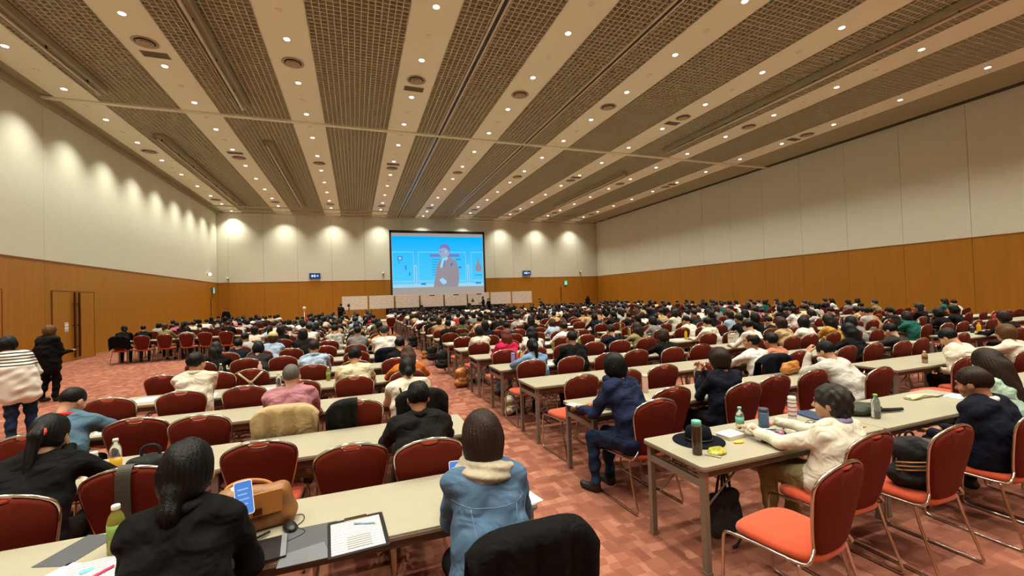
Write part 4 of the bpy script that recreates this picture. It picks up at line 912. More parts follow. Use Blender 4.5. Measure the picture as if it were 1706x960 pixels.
# chairs: own positions where the photograph shows them, else the seat grid
MOVE = {('B', 0, 0): (2.30, 1.80, .12), ('B', 0, 1): (2.95, 2.02, .03), ('B', 0, 2): (3.55, 1.90, 0), ('B', 0, 3): (4.44, 1.85, -.03), ('B', 0, 4): (5.0, 1.93, 0), ('B', 0, 5): (5.62, 1.75, 0), ('B', 2, 4): (5.28, 4.5, 0), ('B', 2, 5): (5.86, 4.6, 0), ('B', 1, 0): (2.36, 3.3, .05), ('B', 1, 1): (2.8, 3.6, 0), ('B', 1, 2): (3.52, 3.43, 0), ('B', 1, 3): (4.07, 3.54, 0), ('B', 1, 4): (4.66, 3.55, 0), ('B', 1, 5): (5.38, 3.32, 0),
        ('A', 1, 3): (-.63, 3.58, 0), ('A', 1, 2): (-1.27, 3.4, .03), ('A', 1, 1): (-1.68, 3.2, -.05), ('A', 2, 0): (-2.32, 4.55, 0), ('A', 4, 2): (-1.42, 7.3, 0), ('A', 2, 1): (-1.75, 4.75, 0), ('A', 2, 2): (-1.26, 4.6, 0), ('A', 1, 5): (.43, 3.13, 0), ('A', 1, 4): (-.05, 3.25, 0), ('A', 0, 5): (.64, 1.86, 0), ('A', 0, 3): (-.63, 1.8, 0)}
NOTE = {('B', 0, 0): 'empty red chair pulled out nearest the camera, beside the hat table', ('B', 0, 2): 'red chair carrying a dark backpack, nearest row', ('A', 0, 5): 'chair under a black coat behind the denim jacket', ('A', 2, 3): 'chair behind the pink shirt with a beige coat over it', ('A', 1, 2): 'red chair with a dark bag strap over its back'}
chairs.sort(key=lambda c: math.hypot(c[3], c[4]))
CH_ROOT = {}
rest = []
for n, (b, k, i, x, y) in enumerate(chairs):
    if (b, k, i) in MOVE: x, y, rz = MOVE[b, k, i]
    else: x += rng.uniform(-.03, .03); y += rng.uniform(-.07, .07); rz = rng.gauss(0, .05)
    if n < 300:
        CH_ROOT[b, k, i] = chair(x, y, rz, NOTE.get((b, k, i), f'red chair with chrome sled frame, {seat_word(b, i)}, {RN(b, k)} row, {BN[b]}'), far=y > 9.5)
    else: rest.append((x, y, rz))
if rest:
    vv = np.empty(len(CHFAR.vertices)*3, np.float32); CHFAR.vertices.foreach_get('co', vv); vv = vv.reshape(-1, 3)
    ms = MB().box(-.2, .2, -.21, .22, .42, .475, 0)
    o = [bk(u, v, -.02) for u, v in back_outline(1, notch=False)]; o2 = [bk(u, v, .03) for u, v in back_outline(1, notch=False)]
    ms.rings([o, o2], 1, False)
    for s in (-1, 1): ms.box(s*.24-.01, s*.24+.01, .23, .25, 0, .43, 2).box(s*.24-.01, s*.24+.01, -.25, .25, 0, .02, 2)
    big = MB()
    for x, y, rz in rest:
        st = len(big.v); big.add(ms.v, ms.f); big.m[-len(ms.f):] = ms.m; c, s = math.cos(rz), math.sin(rz)
        for q in range(st, len(big.v)): p = big.v[q]; big.v[q] = (x+c*p[0]-s*p[1], y+s*p[0]+c*p[1], p[2])
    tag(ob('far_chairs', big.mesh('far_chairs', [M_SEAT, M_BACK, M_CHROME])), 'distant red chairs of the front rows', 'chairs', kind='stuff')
# the lone listener at the aisle's far end
chair(1.72, 23.7, 0, 'single red chair standing in the aisle near the front', far=True)
far_person(1.72, 23.7, 'on the single chair in the aisle', 0, top='white', style='short', v=2)

# people on their feet
ST = dict(legs='stand', group='people standing')
STRP = stripes('striped_yoke', 'd9d3c6', '1b1a1c', 7.5, 'Z', .62, 1.08, 1.32)
person(-4.5, 8.15, 'woman bending forward in a white blouse with a black striped yoke', style='bobs', topmat=STRP, leg='jeans', ztop=1.51, hy=.2, bow=.5, arms='front', wr={-1: (-.12, .4, .92), 1: (.14, .38, .9)}, coat=True, bulk=.006, w=.88, res=.012, hx=-.12, rz=.5, **ST)
person(-5.95, 11.6, 'woman in black jacket and wide black trousers standing by the door', style='bobs', hair='light', top='black', leg='black', ztop=1.56, hy=.02, bow=.1, arms='front', coat=True, bulk=.03, res=.014, rz=-.5, yaw=-.2, **ST)
person(-8.2, 33.6, 'man in a dark suit standing at the far corner', top='black', ztop=1.68, hy=.0, bow=0, arms='down', res=.022, hres=.011, rz=3.1, **ST)
person(10.2, 35.25, 'speaker in a dark suit standing before the display boards', style='short', top='charcoal', leg='charcoal', ztop=1.68, hy=0, bow=0, arms='front', res=.02, hres=.01, rz=1.4, z=.22, **ST)
person(10.75, 35.35, 'second figure in black standing beside the speaker', style='short', top='black', leg='black', ztop=1.5, hy=.05, bow=.2, arms='front', res=.02, hres=.01, rz=2.0, z=.22, **ST)
person(15.1, 33.4, 'photographer in black bending forward beyond the last board', style='short', top='black', leg='black', ztop=1.55, hy=.4, bow=.4, arms='front', res=.02, hres=.01, rz=1.3, **ST)
person(20.6, 35.6, 'person in black standing near the far service door', style='long', top='black', leg='black', ztop=1.66, hy=0, bow=0, arms='down', res=.022, hres=.011, **ST)
person(-.95, 31.0, 'camera operator in dark clothes behind the tripod', style='short', top='black', leg='black', ztop=1.72, hy=.05, bow=.1, arms='front', res=.022, hres=.011, rz=-.4, **ST)
# ------------------------------------------------------------------ clothing details on single figures
from mathutils.bvhtree import BVHTree
def find_person(bit):
    for k, v in NEARP.items():
        if bit in k: return v
def sewn(o, lines, r, name, m, side=-1, lift=.0):
    """thin seams or bands laid on the back (side -1) of a body"""
    me = o.data; bv = BVHTree.FromPolygons([v.co for v in me.vertices], [p.vertices for p in me.polygons])
    for ln in lines:
        pts = []
        for a, b in zip(ln, ln[1:]):
            for t in range(8):
                x = a[0]+(b[0]-a[0])*t/8; z = a[1]+(b[1]-a[1])*t/8; h = bv.ray_cast(Vector((x, side*2.0, z)), Vector((0, -side, 0)))
                if h[0] is not None: pts.append(h[0]+Vector((0, side*lift, 0)))
        if len(pts) > 2: ob(name, MB().tube(pts, r, 6).mesh(name, m), o)
M_SEAM = mat('pale_seam_thread', '6d88a4', .8)
o, T = find_person('blue denim jacket')
zs = float(T[2][2]); sewn(o, [[(-.17, zs-.1), (0, zs-.115), (.17, zs-.1)], [(-.1, zs-.11), (-.07, .62)], [(.1, zs-.11), (.07, .62)], [(-.16, .575), (.16, .575)]],   .0017, 'seam', M_SEAM)
o, T = find_person('white shirt with dark braces') or find_person('man in a white shirt')
zs = float(T[2][2]); sewn(NEARP[[k for k in NEARP if 'braces' in k or 'white shirt' in k][0]][0], [[(-.1, zs), (-.05, .75)], [(.1, zs), (.05, .75)]], .011, 'brace_strap', M_BLK)
o, T = find_person('light blue shirt wearing')
Rh, Cc, Nk = T
hv, hf, hm = solid([prim((0, -.015, .06), (0, -.015, .06), .12, .12, 0, .02, (.094, .115, .088)), prim((0, .09, .055), (0, .15, .045), .05, .03, 0, .02)], .009, None, [lambda X, Y, Z: (.035-Z)+0*X+0*Y])
ob('cap', np_mesh('cap', hv@Rh.T+Cc, hf, hm, [mat('pale_yellow_cap', 'cbb67a', .85, bump=.1)]), o)
o, T = find_person('woman in a black hoodie')
Rh, Cc, Nk = T
mb = MB().tube([(.031*math.cos(a), -.122+.008*math.sin(a), .0+.031*math.sin(a)) for a in [2*math.pi*i/14 for i in range(14)]], .011, 7, closed=True)
mb.v = [tuple(np.array(p)@Rh.T+Cc) for p in mb.v]; ob('hair_tie', mb.mesh('hair_tie', mat('red_hair_tie', 'd23a22', .7)), o)

# ------------------------------------------------------------------ coats over chair backs
def coat(x, y, rz, col, label, width=.27, drop=.42, side=0., m=None, span=None):
    n, P = 40, 26; V, F = [], []; ph = x*7
    for i in range(n+1):
        u = (-width+2*width*i/n) if span is None else span[0]+(span[1]-span[0])*i/n; e = abs(u)/.222
        top = .515-.05*min(e, 1)**4-.3*max(0, e-1)**1.0
        for j in range(P+1):
            t = j/P
            if t < .62: v = top-(drop+.05)*(1-t/.62)*1.0; off = .064
            elif t < .72: v = top+.012*math.sin((t-.62)/.1*math.pi); off = .064-.125*(t-.62)/.1
            else: v = top-.34*(t-.72)/.28; off = -.061
            fold = .016*math.sin(u*38+ph+2*v)*min(1, abs(top-v)/.12)+.006*math.sin(u*90+ph+5*v)
            V.append(bk(max(-.26, min(.26, u)), v, off+(fold if t < .65 else -abs(fold)*.5))[0:1]+bk(u, v, off+(fold if t < .65 else -abs(fold)*.5))[1:])
    for i in range(n):
        for j in range(P): a = i*(P+1)+j; F.append((a, a+P+1, a+P+2, a+1))
    o = ob('coat', MB().add(V, F, 0, True).mesh('coat', m or PAL[col]), loc=(x, y, 0), rz=rz)
    md = o.modifiers.new('thickness', 'SOLIDIFY'); md.thickness = .012; md.offset = 1
    tag(o, label, 'coat', 'coats hung over chairs'); return o
def at_chair(b, k, i): c = CH_ROOT[b, k, i]; return c.location.x, c.location.y, c.rotation_euler.z
coat(.64, 1.86, 0, 'black', 'black coat over the chair behind the denim jacket', drop=.5)
coat(*at_chair('A', 2, 3), 'beige', 'beige trench coat over the chair of the man in pink', drop=.62)
coat(*at_chair('A', 5, 5), 'navy', 'navy jacket over the chair of the man with braces', drop=.4)
coat(5.28, 4.5, 0, 'navy', 'dark navy jacket over the chair beside the orange bag', drop=.45)
coat(*at_chair('A', 2, 4), 'charcoal', 'dark jacket slung over one side of a chair next to the pink shirt', span=(-.29, .0), drop=.4)
coat(*at_chair('A', 2, 5), 'charcoal', 'dark coat behind the woman with the low bun', drop=.5, width=.25)
coat(*at_chair('Z', 12, 0), 'black', 'black puffer coat over the outermost chair near the doors', drop=.35)

# ------------------------------------------------------------------ bags
M_LEATH = mat('brown_leather', '8a5a2c', .45, var=.2, vs=9, bump=.15, bs=90, wrinkle=.4); M_LEATHD = mat('tan_leather', 'a5692b', .5, var=.15); M_NYL = mat('black_nylon', '0f0e0d', .85, var=.2, bump=.1, wrinkle=.6); M_CANV = mat('cream_canvas', 'c9bda0', .9, bump=.2, wrinkle=.6)
M_OLIVE = mat('dark_green_nylon', '27301f', .7, var=.2, wrinkle=.8); M_ORB = mat('orange_leather', 'b5752a', .5, var=.15, wrinkle=.8); M_STRIPE = mat('amber_webbing', 'b07a35', .7)
def blob(prims, m, res=.009, fold=.005, name='body'):
    hv, hf, hm = solid(prims, res, lambda X, Y, Z: fold*np.sin(40*X+22*Z)*np.sin(35*Y+30*Z+1))
    return np_mesh(name, hv, hf, hm*0, [m])
def E3(c, r, k=.03): return prim(c, c, max(r), max(r), 0, k, r)
def strap(r, pts, rad, m, name='strap', flat=1.0): ob(name, MB().tube(chaikin(pts, 2), rad, 7).mesh(name, m), r)
r = empty('leather_bag', (-.5, 2.52, TZ), .25); tag(r, 'brown leather shoulder bag standing on the nearest table', 'bag')
ob('body', blob([prim((-.13, 0, .05), (.13, 0, .05), .055, .055, 0, .04), prim((-.11, .0, .17), (.1, 0, .15), .06, .055, 0, .05), prim((-.12, 0, .08), (-.1, 0, .17), .055, .05, 0, .05), prim((.13, 0, .06), (.1, 0, .16), .05, .05, 0, .04)], M_LEATH), r)
ob('flap', MB().box(-.12, .11, -.07, -.058, .09, .2).mesh('flap', M_LEATHD), r); ob('buckle', MB().box(-.02, .02, -.078, -.068, .1, .13).mesh('buckle', M_BRASS), r)
strap(r, [(-.12, .03, .19), (-.13, .05, .225), (-.05, .06, .24), (.04, .05, .22), (.08, .03, .19)], .011, M_LEATHD, 'handle'); ob('lining', blob([E3((-.08, .0, .215), (.045, .04, .03))], mat('white_lining', 'cfc8ba', .8)), r)
strap(r, [(-.13, -.02, .14), (-.24, -.1, .1), (-.22, -.18, .02), (-.1, -.16, .012), (.05, -.1, .015)], .006, M_NYL, 'long_strap')
r = empty('tote_bag', (2.46, 2.42, .09), .1); tag(r, 'black tote bag hanging from the table end beside the hat', 'bag')
ob('body', blob([prim((-.1, 0, .05), (.1, 0, .05), .05, .05, 0, .03), prim((-.09, 0, .26), (.08, 0, .27), .035, .035, 0, .05), prim((-.1, 0, .06), (-.09, 0, .26), .05, .035, 0, .05), prim((.1, 0, .06), (.09, 0, .26), .05, .035, 0, .05), prim((0, 0, .06), (0, 0, .26), .055, .035, 0, .05)], M_NYL), r)
for s in (-.025, .025): strap(r, [(-.05, s, .28), (-.03, s*.5, .42), (0, 0, .47), (.03, s*.5, .42), (.05, s, .28)], .009, M_NYL, 'handle')
strap(r, [(.08, 0, .27), (.14, -.02, .2), (.13, -.05, .0), (.05, -.07, -.05), (.0, -.06, -.07)], .008, M_NYL, 'loose_strap')
def backpack(x, y, z, rz, m, label, sc=1., stripe=None, tilt=0.):
    r = empty('backpack', (x, y, z), rz); r.scale = (sc,)*3; r.rotation_euler = (tilt, 0, rz); tag(r, label, 'backpack', 'bags and backpacks')
    ob('body', blob([prim((-.08, 0, .09), (.08, 0, .09), .085, .085, 0, .04), prim((-.07, 0, .3), (.07, 0, .3), .075, .075, 0, .05), prim((0, 0, .1), (0, 0, .32), .09, .085, 0, .05)], m, .011), r)
    ob('pocket', blob([prim((-.07, -.07, .09), (.07, -.07, .09), .045, .045, 0, .03), prim((-.06, -.065, .16), (.06, -.065, .16), .04, .04, 0, .03)], m, .011), r)
    strap(r, [(-.03, .03, .37), (-.02, .03, .43), (.02, .03, .43), (.03, .03, .37)], .009, m, 'handle')
    for s in (-1, 1): strap(r, [(s*.06, .07, .35), (s*.07, .13, .28), (s*.08, .12, .15), (s*.08, .07, .06)], .013, m, 'shoulder_strap')
    if stripe:
        for q in (.17, .2, .23): ob('webbing', MB().tube([(-.12, -.07, q-.02), (-.04, -.115, q), (.05, -.11, q+.01)], .006, 6).mesh('webbing', stripe), r)
    return r
backpack(3.5, 1.82, .47, -.8, M_NYL, 'black backpack with amber webbing hung on the second empty chair', .85, M_STRIPE)
backpack(2.02, 8.75, 0, .3, M_LEATHD, 'brown leather backpack on the carpet beside the aisle', 1.0)
backpack(2.22, 6.35, 0, .8, M_CANV, 'crumpled cream bag on the carpet under the fourth row', .75)
backpack(1.98, 10.6, .12, 0, M_NYL, 'black bag hanging at the aisle end of the seventh row', 1.1)
backpack(1.98, 12.1, .12, 0, M_NYL, 'black bag hanging at the aisle end of the eighth row', 1.0)
backpack(1.96, 16.4, .05, 0, M_NYL, 'black bag hanging at the aisle end far toward the stage', 1.1)
backpack(1.96, 13.5, .0, 0, M_ORB, 'small amber bag on the carpet by the aisle table legs', .6)
r = empty('soft_bag', (4.2, 2.52, TZ), .1); tag(r, 'dark green soft bag with folded umbrella lying on the table', 'bag')
ob('body', blob([E3((-.04, 0, .045), (.15, .1, .05)), E3((.07, -.03, .04), (.09, .07, .042)), E3((-.1, .02, .035), (.1, .07, .04))], M_OLIVE, .008, .006), r)
ob('umbrella_handle', MB().tube([(.1, -.06, .025), (.2, -.1, .022), (.33, -.14, .02)], [.018, .017, .014], 8).mesh('umbrella_handle', M_NYL), r)
r = empty('clutch_bag', (5.3, 4.02, TZ), .15); tag(r, 'orange leather clutch bag on the table behind the dark jacket', 'bag')
ob('body', blob([prim((-.12, 0, .06), (.12, 0, .06), .055, .055, 0, .03), prim((-.1, .01, .12), (.11, 0, .13), .04, .04, 0, .04)], M_ORB, .009, .008), r)
ob('fold_band', MB().tube([(-.14, -.055, .07), (0, -.066, .085), (.14, -.055, .075)], .006, 6).mesh('fold_band', M_LEATHD), r)
r = empty('soft_bag', (-1.42, 3.84, TZ), 0); tag(r, 'dark fabric bag with round handle on the second row table', 'bag')
ob('body', blob([E3((0, 0, .04), (.15, .08, .045))], M_NYL), r); strap(r, [(-.05, 0, .06), (-.06, 0, .13), (0, 0, .16), (.06, 0, .13), (.05, 0, .06)], .01, M_NYL, 'handle')
st = [bk(u, v, o_)[0:3] for u, v, o_ in ((-.02, .02, .05), (-.02, .2, .05), (-.01, .4, .05), (.0, .5, .045), (.005, .535, .0), (.01, .5, -.05), (.01, .35, -.06))]
mb = MB(); pts = chaikin(st, 2); mb.rings([[(p.x-.035, p.y-.004, p.z), (p.x+.035, p.y-.004, p.z), (p.x+.035, p.y+.004, p.z+.002), (p.x-.035, p.y+.004, p.z+.002)] for p in pts], 0, False)
tag(ob('bag_strap', mb.mesh('bag_strap', mat('grey_webbing', '4a453f', .8)), loc=(-1.27, 3.4, 0), rz=.03), 'wide dark grey strap lying over a red chair back', 'strap')
r = empty('tied_belt', (-1.42, 7.3, 0), 0); tag(r, 'beige belt straps crossing over a chair back in the fifth row', 'belt')
for a, b_ in (((-.15, .47), (.12, .18)), ((.15, .47), (-.12, .18))):
    ob('strap', MB().tube([bk(a[0]+(b_[0]-a[0])*t/6, a[1]+(b_[1]-a[1])*t/6, .05) for t in range(7)], .014, 6).mesh('belt_strap', PAL['cream']), r)
ob('knot', blob([E3(bk(0, .32, .06), (.03, .02, .03))], PAL['beige'], .007, .002), r)
r = empty('paper_bag', (7.39, 6.84, TZ), .2); tag(r, 'small pale patterned paper bag on a table', 'bag')
ob('body', MB().box(-.1, .1, -.06, .06, 0, .2).mesh('paper_bag_body', printed('paper_bag_print', 'cfc7b4', 'a39b8a', 40, .5, True)), r)
for s in (-.06, .06): ob('handle', MB().tube(chaikin([(-.05, s, .2), (-.04, s, .27), (.04, s, .27), (.05, s, .2)], 1), .004, 5).mesh('bag_handle', M_CANV), r)
r = empty('holdall', (17.0, 6.6, TZ), 0); tag(r, 'bright red holdall on the far table near the wall', 'bag')
ob('body', blob([prim((-.18, 0, .1), (.18, 0, .1), .1, .1, 0, .04)], mat('red_nylon', '9c1d16', .6, wrinkle=.6), .016), r); strap(r, [(-.1, 0, .18), (-.06, 0, .27), (.06, 0, .27), (.1, 0, .18)], .012, M_NYL, 'handle')

# ------------------------------------------------------------------ bottles and cups
M_PET = mat('clear_bottle', (.85, .9, .88), .05, var=.02, trans=.92); M_TEA = mat('green_tea', (.28, .25, .04), .1, var=.1, trans=.35); M_JUICE = mat('yellow_drink', (.75, .42, .02), .12, var=.1, trans=.15); M_CAPW = mat('white_cap', 'e4dfd4', .5)
def bottle(x, y, label, h=.2, r=.032, body=None, cap=None, lab=None, fill=None, z=TZ, neck=True, rows=None):
    o = empty('bottle', (x, y, z)); tag(o, label, 'bottle', 'drink bottles')
    pr = [(r*.9, 0), (r, .008), (r, h*.28), (r*.96, h*.3), (r, h*.32), (r, h*.66), (r*.8, h*.78), (r*.42, h*.88), (r*.4, h*.93)] if neck else [(r*.92, 0), (r, .006), (r, h*.8), (r*.95, h*.84)]
    ob('body', MB().lathe(pr, 18).mesh('bottle_body', body or M_PET), o)
    c0 = h*.91 if neck else h*.84; cr = r*.5 if neck else r*.97
    ob('cap', MB().lathe([(cr, c0), (cr, h-.003), (cr*.85, h)], 16).mesh('bottle_cap', cap or M_CAPW), o)
    if lab: ob('paper_label', MB().lathe([(r*1.015, h*.34), (r*1.015, h*.62)], 18).mesh('paper_label', lab), o)
    if fill: ob('drink', MB().lathe([(r*.95, .003), (r*1.012, .009), (r*1.012, h*(.5 if fill[1] is None else fill[1]))], 16).mesh('drink', fill[0]), o)
    return o
L_GRN = mat('green_label', '6f8f3a', .5, var=.4, vs=30); L_TEAL = mat('teal_label', '5fb09a', .5, var=.3, vs=30); M_STEEL = mat('blue_steel', '5d7690', .35, metal=.3); M_LAV = mat('lavender_plastic', '9a86c0', .4); M_PPK = mat('pale_pink_plastic', 'd9b0a4', .45); M_BRN = mat('amber_glass', '4a3420', .12, trans=.3); M_TCAP = mat('teal_cap', '6fb3a6', .45)
bottle(-1.08, 2.55, 'green tea bottle with white cap on the nearest table', .225, .034, M_TEA, M_CAPW, L_GRN)
bottle(-1.63, 3.86, 'bottle of yellow drink with white cap beside the black hoodie', .22, .034, None, M_CAPW, None, (M_JUICE, .42))
bottle(-1.78, 3.92, 'small pale pink bottle beside the yellow drink', .13, .024, M_PPK, M_CAPW, neck=False)
bottle(-.40, 6.8, 'green labelled bottle in front of the cream shirt', .2, .03, M_TEA, M_CAPW, L_GRN)
bottle(2.20, 2.38, 'tall amber bottle with teal cap next to the hat', .235, .033, M_BRN, M_TCAP, neck=False)
bottle(2.84, 2.60, 'clear bottle with mint cap and green label behind the pouch', .2, .031, None, M_TCAP, L_TEAL)
bottle(3.00, 2.52, 'blue steel tumbler with carry loop on the hat table', .19, .038, M_STEEL, mat('dark_lid', '3c4750', .4), neck=False)
bottle(3.45, 2.62, 'white bottle with rows of pink print', .21, .032, stripes('pink_dotted', 'e0d8d0', 'a05a6a', 9, 'Z', .8), M_CAPW, neck=False)
bottle(4.12, 2.38, 'clear water bottle with bright green cap beside the green bag', .205, .032, None, mat('green_cap', '8cc63f', .45))
bottle(3.05, 4.06, 'pale pink tumbler on the second row table', .2, .033, M_PPK, mat('pink_lid', 'e3c0b4', .5), neck=False)
bottle(2.45, 6.75, 'lavender tumbler at the aisle end of the fourth row', .19, .034, M_LAV, M_LAV, neck=False)
bottle(7.52, 3.7, 'brown coffee bottle on the table of the man looking down', .17, .033, mat('milky_coffee', 'a07c55', .4), M_CAPW, mat('coffee_label', '6a3a22', .5))
bottle(7.2, 8.0, 'bottle of yellow juice in the second block', .22, .032, M_JUICE, M_DARK)
bottle(6.72, 9.5, 'yellow drink bottle at the corner of a middle table', .2, .03, M_JUICE, M_CAPW)
bottle(12.7, 6.55, 'clear bottle on a table in the third block', .21, .032, None, M_CAPW, L_TEAL)
bottle(13.0, 5.4, 'yellow plastic bottle beside a dark jar', .2, .04, M_JUICE, mat('yellow_cap', 'd8c23a', .5))
bottle(12.62, 5.35, 'short dark jar with steel lid', .13, .035, M_DARK, M_STEEL, neck=False)

# ------------------------------------------------------------------ things lying on the near tables
M_PAPER = mat('white_paper', 'e9e3d8', .7, var=.02); M_FORM = printed('form_print', 'e2dcd0', '9a989a', 130., .62); M_FOLD = mat('grey_folder', '4b4d50', .55, var=.1); M_BLKP = mat('black_plastic', '151414', .4, var=.1)
def sheet(x, y, w, d, rz, m, label, name='paper_sheet', cat='paper', th=.002, z=TZ, group='papers on the tables'):
    return tag(ob(name, MB().box(-w/2, w/2, -d/2, d/2, 0, th).mesh(name, m), loc=(x, y, z+.0005), rz=rz), label, cat, group)
sheet(-1.22, 2.36, .21, .297, -.5, M_PAPER, 'white sheet with faint print at the nearest table corner'); sheet(-1.08, 2.37, .21, .297, .25, M_FORM, 'printed white sheet under the pink marker', z=TZ+.003)
sheet(-1.27, 2.66, .16, .26, -.35, M_FOLD, 'dark grey leaflet beside the green tea bottle', 'leaflet', 'leaflet')
tag(ob('marker_pen', MB().tube([(-.07, 0, .006), (.07, 0, .006)], .006, 8).mesh('marker_pen', mat('pink_marker', 'd84a78', .4)), loc=(-1.07, 2.35, TZ+.006), rz=.95), 'pink marker pen lying on the printed sheet', 'pen')
tag(ob('sticker', MB().prism(rrect(.05, .035, .016), 0, .0015).mesh('sticker', mat('teal_sticker', '6fb7bd', .5)), loc=(-1.13, 2.42, TZ+.0065), rz=.4), 'small teal oval sticker on the papers', 'sticker')
r = empty('clipboard', (-.02, 2.26, TZ), .06); tag(r, 'black clipboard holding a printed form on the nearest table', 'clipboard')
ob('board', MB().prism(rrect(.27, .34, .012), 0, .005).mesh('clip_board', M_BLKP), r); ob('form_sheet', MB().box(-.12, .115, -.155, .14, .005, .0075).mesh('form_sheet', M_FORM), r); ob('photo_block', MB().box(-.05, .06, -.13, -.02, .0076, .0082).mesh('photo_block', printed('form_dark', 'c2bcb4', '77757a', 160, .7)), r)
ob('clip', MB().box(-.055, .055, .13, .165, .006, .014).mesh('clip', M_CHROME), r)
r = empty('clip_folder', (-.23, 2.27, TZ), .0); tag(r, 'open dark grey folder lying under the clipboard', 'folder'); ob('cover', MB().prism(rrect(.24, .33, .02), 0, .004).mesh('folder_cover', M_FOLD), r); ob('pocket', MB().add([(-.12, -.165, .0045), (.1, -.165, .0045), (.06, -.02, .0045), (-.11, -.06, .0045)], [(0, 1, 2, 3)]).mesh('folder_pocket', mat('folder_pocket_grey', '6a6c70', .5)), r)
r = empty('ballpoint_pen', (0.02, 2.33, TZ+.009), -.35); tag(r, 'pale blue ballpoint pen on the printed form', 'pen'); ob('barrel', MB().tube([(-.06, 0, .006), (.045, 0, .006)], .0055, 8).mesh('barrel', mat('pale_blue_pen', '9fc0d8', .4)), r); ob('tip', MB().tube([(.045, 0, .006), (.065, 0, .006)], [.005, .001], 8).mesh('tip', M_CAPW), r)
r = empty('computer_mouse', (-.34, 2.45, TZ), .4); tag(r, 'black computer mouse with a looped cable', 'mouse'); ob('body', blob([E3((0, 0, .012), (.032, .055, .022))], M_BLKP, .005, 0), r); strap(r, [(0, .05, .012), (.02, .12, .006), (.1, .12, .005), (.08, .03, .005), (.02, .0, .004), (.06, -.1, .005), (-.05, -.12, .005)], .0022, M_BLKP, 'cable')
r = empty('laptop', (-.44, 2.27, TZ), .1); tag(r, 'thin dark laptop edge in front of the black jacket', 'laptop'); ob('base', MB().prism(rrect(.22, .2, .01), 0, .014).mesh('laptop_base', M_BLKP), r); ob('edge_strip', MB().box(.085, .108, -.1, .1, .0142, .016).mesh('edge_strip', mat('silver_strip', '9aa0a6', .3, metal=.5)), r)
sheet(.82, 2.32, .21, .28, .2, M_PAPER, 'white sheet at the aisle end beside the denim jacket')
def phone(x, y, z, tilt, rz, label):
    o = empty('smartphone', (x, y, z), rz); o.rotation_euler = (tilt, 0, rz); tag(o, label, 'phone')
    ob('case', MB().prism(rrect(.074, .152, .01), -.004, .004).mesh('phone_case', M_CAPW), o); ob('screen', MB().prism(rrect(.068, .144, .008), .004, .0048).mesh('phone_screen', emis('phone_blue', '5a8ee0', .95)), o)
    for q in range(4): ob('text_line', MB().box(-.024, .02-.006*(q % 2), .035-.022*q, .041-.022*q, .0048, .0052).mesh('text_line', emis('phone_text', '9fc4f2', 1.)), o)
phone(-.51, 2.32, .955, 1.05, .35, 'phone with a blue screen held by the woman in black'); phone(.50, 2.36, .87, .95, -.1, 'phone with a blue screen in the hand of the denim jacket')
bl_ = [-1.0, -.93, -.86]
for q, (c, n) in enumerate((('d8c23a', 'yellow'), ('6fae4a', 'green'), ('7aa0c8', 'blue'))):
    tag(ob('highlighter', MB().tube([(-.06, 0, .008), (.06, 0, .008)], .008, 8).mesh('highlighter', mat('highlighter_'+n, c, .4)), loc=(-1.08+.15*q, 6.42, TZ), rz=.1*q), f'{n} highlighter pen on the table before the pink shirt', 'pen')
# hat
r = empty('sun_hat', (2.40, 2.58, TZ), 0); tag(r, 'wide-brimmed navy felt hat resting on the table', 'hat'); M_FELT = mat('navy_felt', '0e1018', .95, var=.15, bump=.15, bs=300, spec=.1)
ob('brim', MB().lathe([(.09, .006), (.17, .002), (.185, .004), (.185, .008), (.17, .008), (.09, .014)], 32).mesh('brim', M_FELT), r); ob('crown', MB().lathe([(.098, .006), (.095, .06), (.085, .1), (.055, .115), (.02, .108), (.0, .104)], 28).mesh('crown', M_FELT), r); ob('band', MB().lathe([(.099, .012), (.0985, .035)], 28).mesh('band', M_BLKP), r)
r = empty('snack_packet', (2.33, 2.34, TZ), .5); tag(r, 'crinkled yellow and green snack packet beside the amber bottle', 'packet'); ob('pouch', blob([E3((0, 0, .011), (.08, .055, .012)), E3((.02, 0, .012), (.05, .04, .014))], mat('snack_print', 'a8a040', .35, var=1.0, vs=45), .006, .005), r); ob('seal', MB().box(-.085, -.065, -.05, .05, .004, .009).mesh('seal', mat('foil_seal', 'd8d4c6', .3, metal=.5)), r)
r = empty('small_box', (2.68, 2.55, TZ), .12); tag(r, 'flat white box on the table behind the hat', 'box'); ob('tray', MB().prism(rrect(.17, .12, .006), 0, .024, 0, .002).mesh('tray', mat('cream_card', 'ded2b4', .7)), r); ob('lid', MB().prism(rrect(.174, .124, .006), .022, .03).mesh('lid', M_PAPER), r)
tag(ob('sweet_wrapper', blob([E3((0, 0, .008), (.035, .014, .01)), E3((.03, .01, .008), (.015, .012, .009))], mat('yellow_wrapper', 'e0bb30', .4), .004, .003), loc=(2.62, 2.42, TZ), rz=-.3), 'crumpled bright yellow sweet wrapper', 'wrapper')
r = empty('pencil_pouch', (2.95, 2.44, TZ), -.5); tag(r, 'open black and clear pencil pouch with pink lining', 'pouch'); ob('body', blob([prim((-.1, 0, .02), (.1, 0, .018), .025, .02, 0, .02), E3((0, .01, .02), (.1, .045, .022))], M_NYL, .006, .004), r); ob('clear_panel', MB().prism(rrect(.13, .07, .01), .044, .047).mesh('clear_panel', mat('grey_plastic_film', '8a8d86', .3)), r); ob('pink_panel', blob([E3((.07, -.02, .03), (.03, .025, .018))], mat('pink_panel', 'b06a80', .6), .005, .002), r)
for q in range(3): ob('pen', MB().tube([(-.1+.02*q, .02-.02*q, .045), (.05, .01-.015*q, .055)], .004, 6).mesh('pouch_pen', [M_CAPW, M_BLKP, M_STEEL][q]), r)
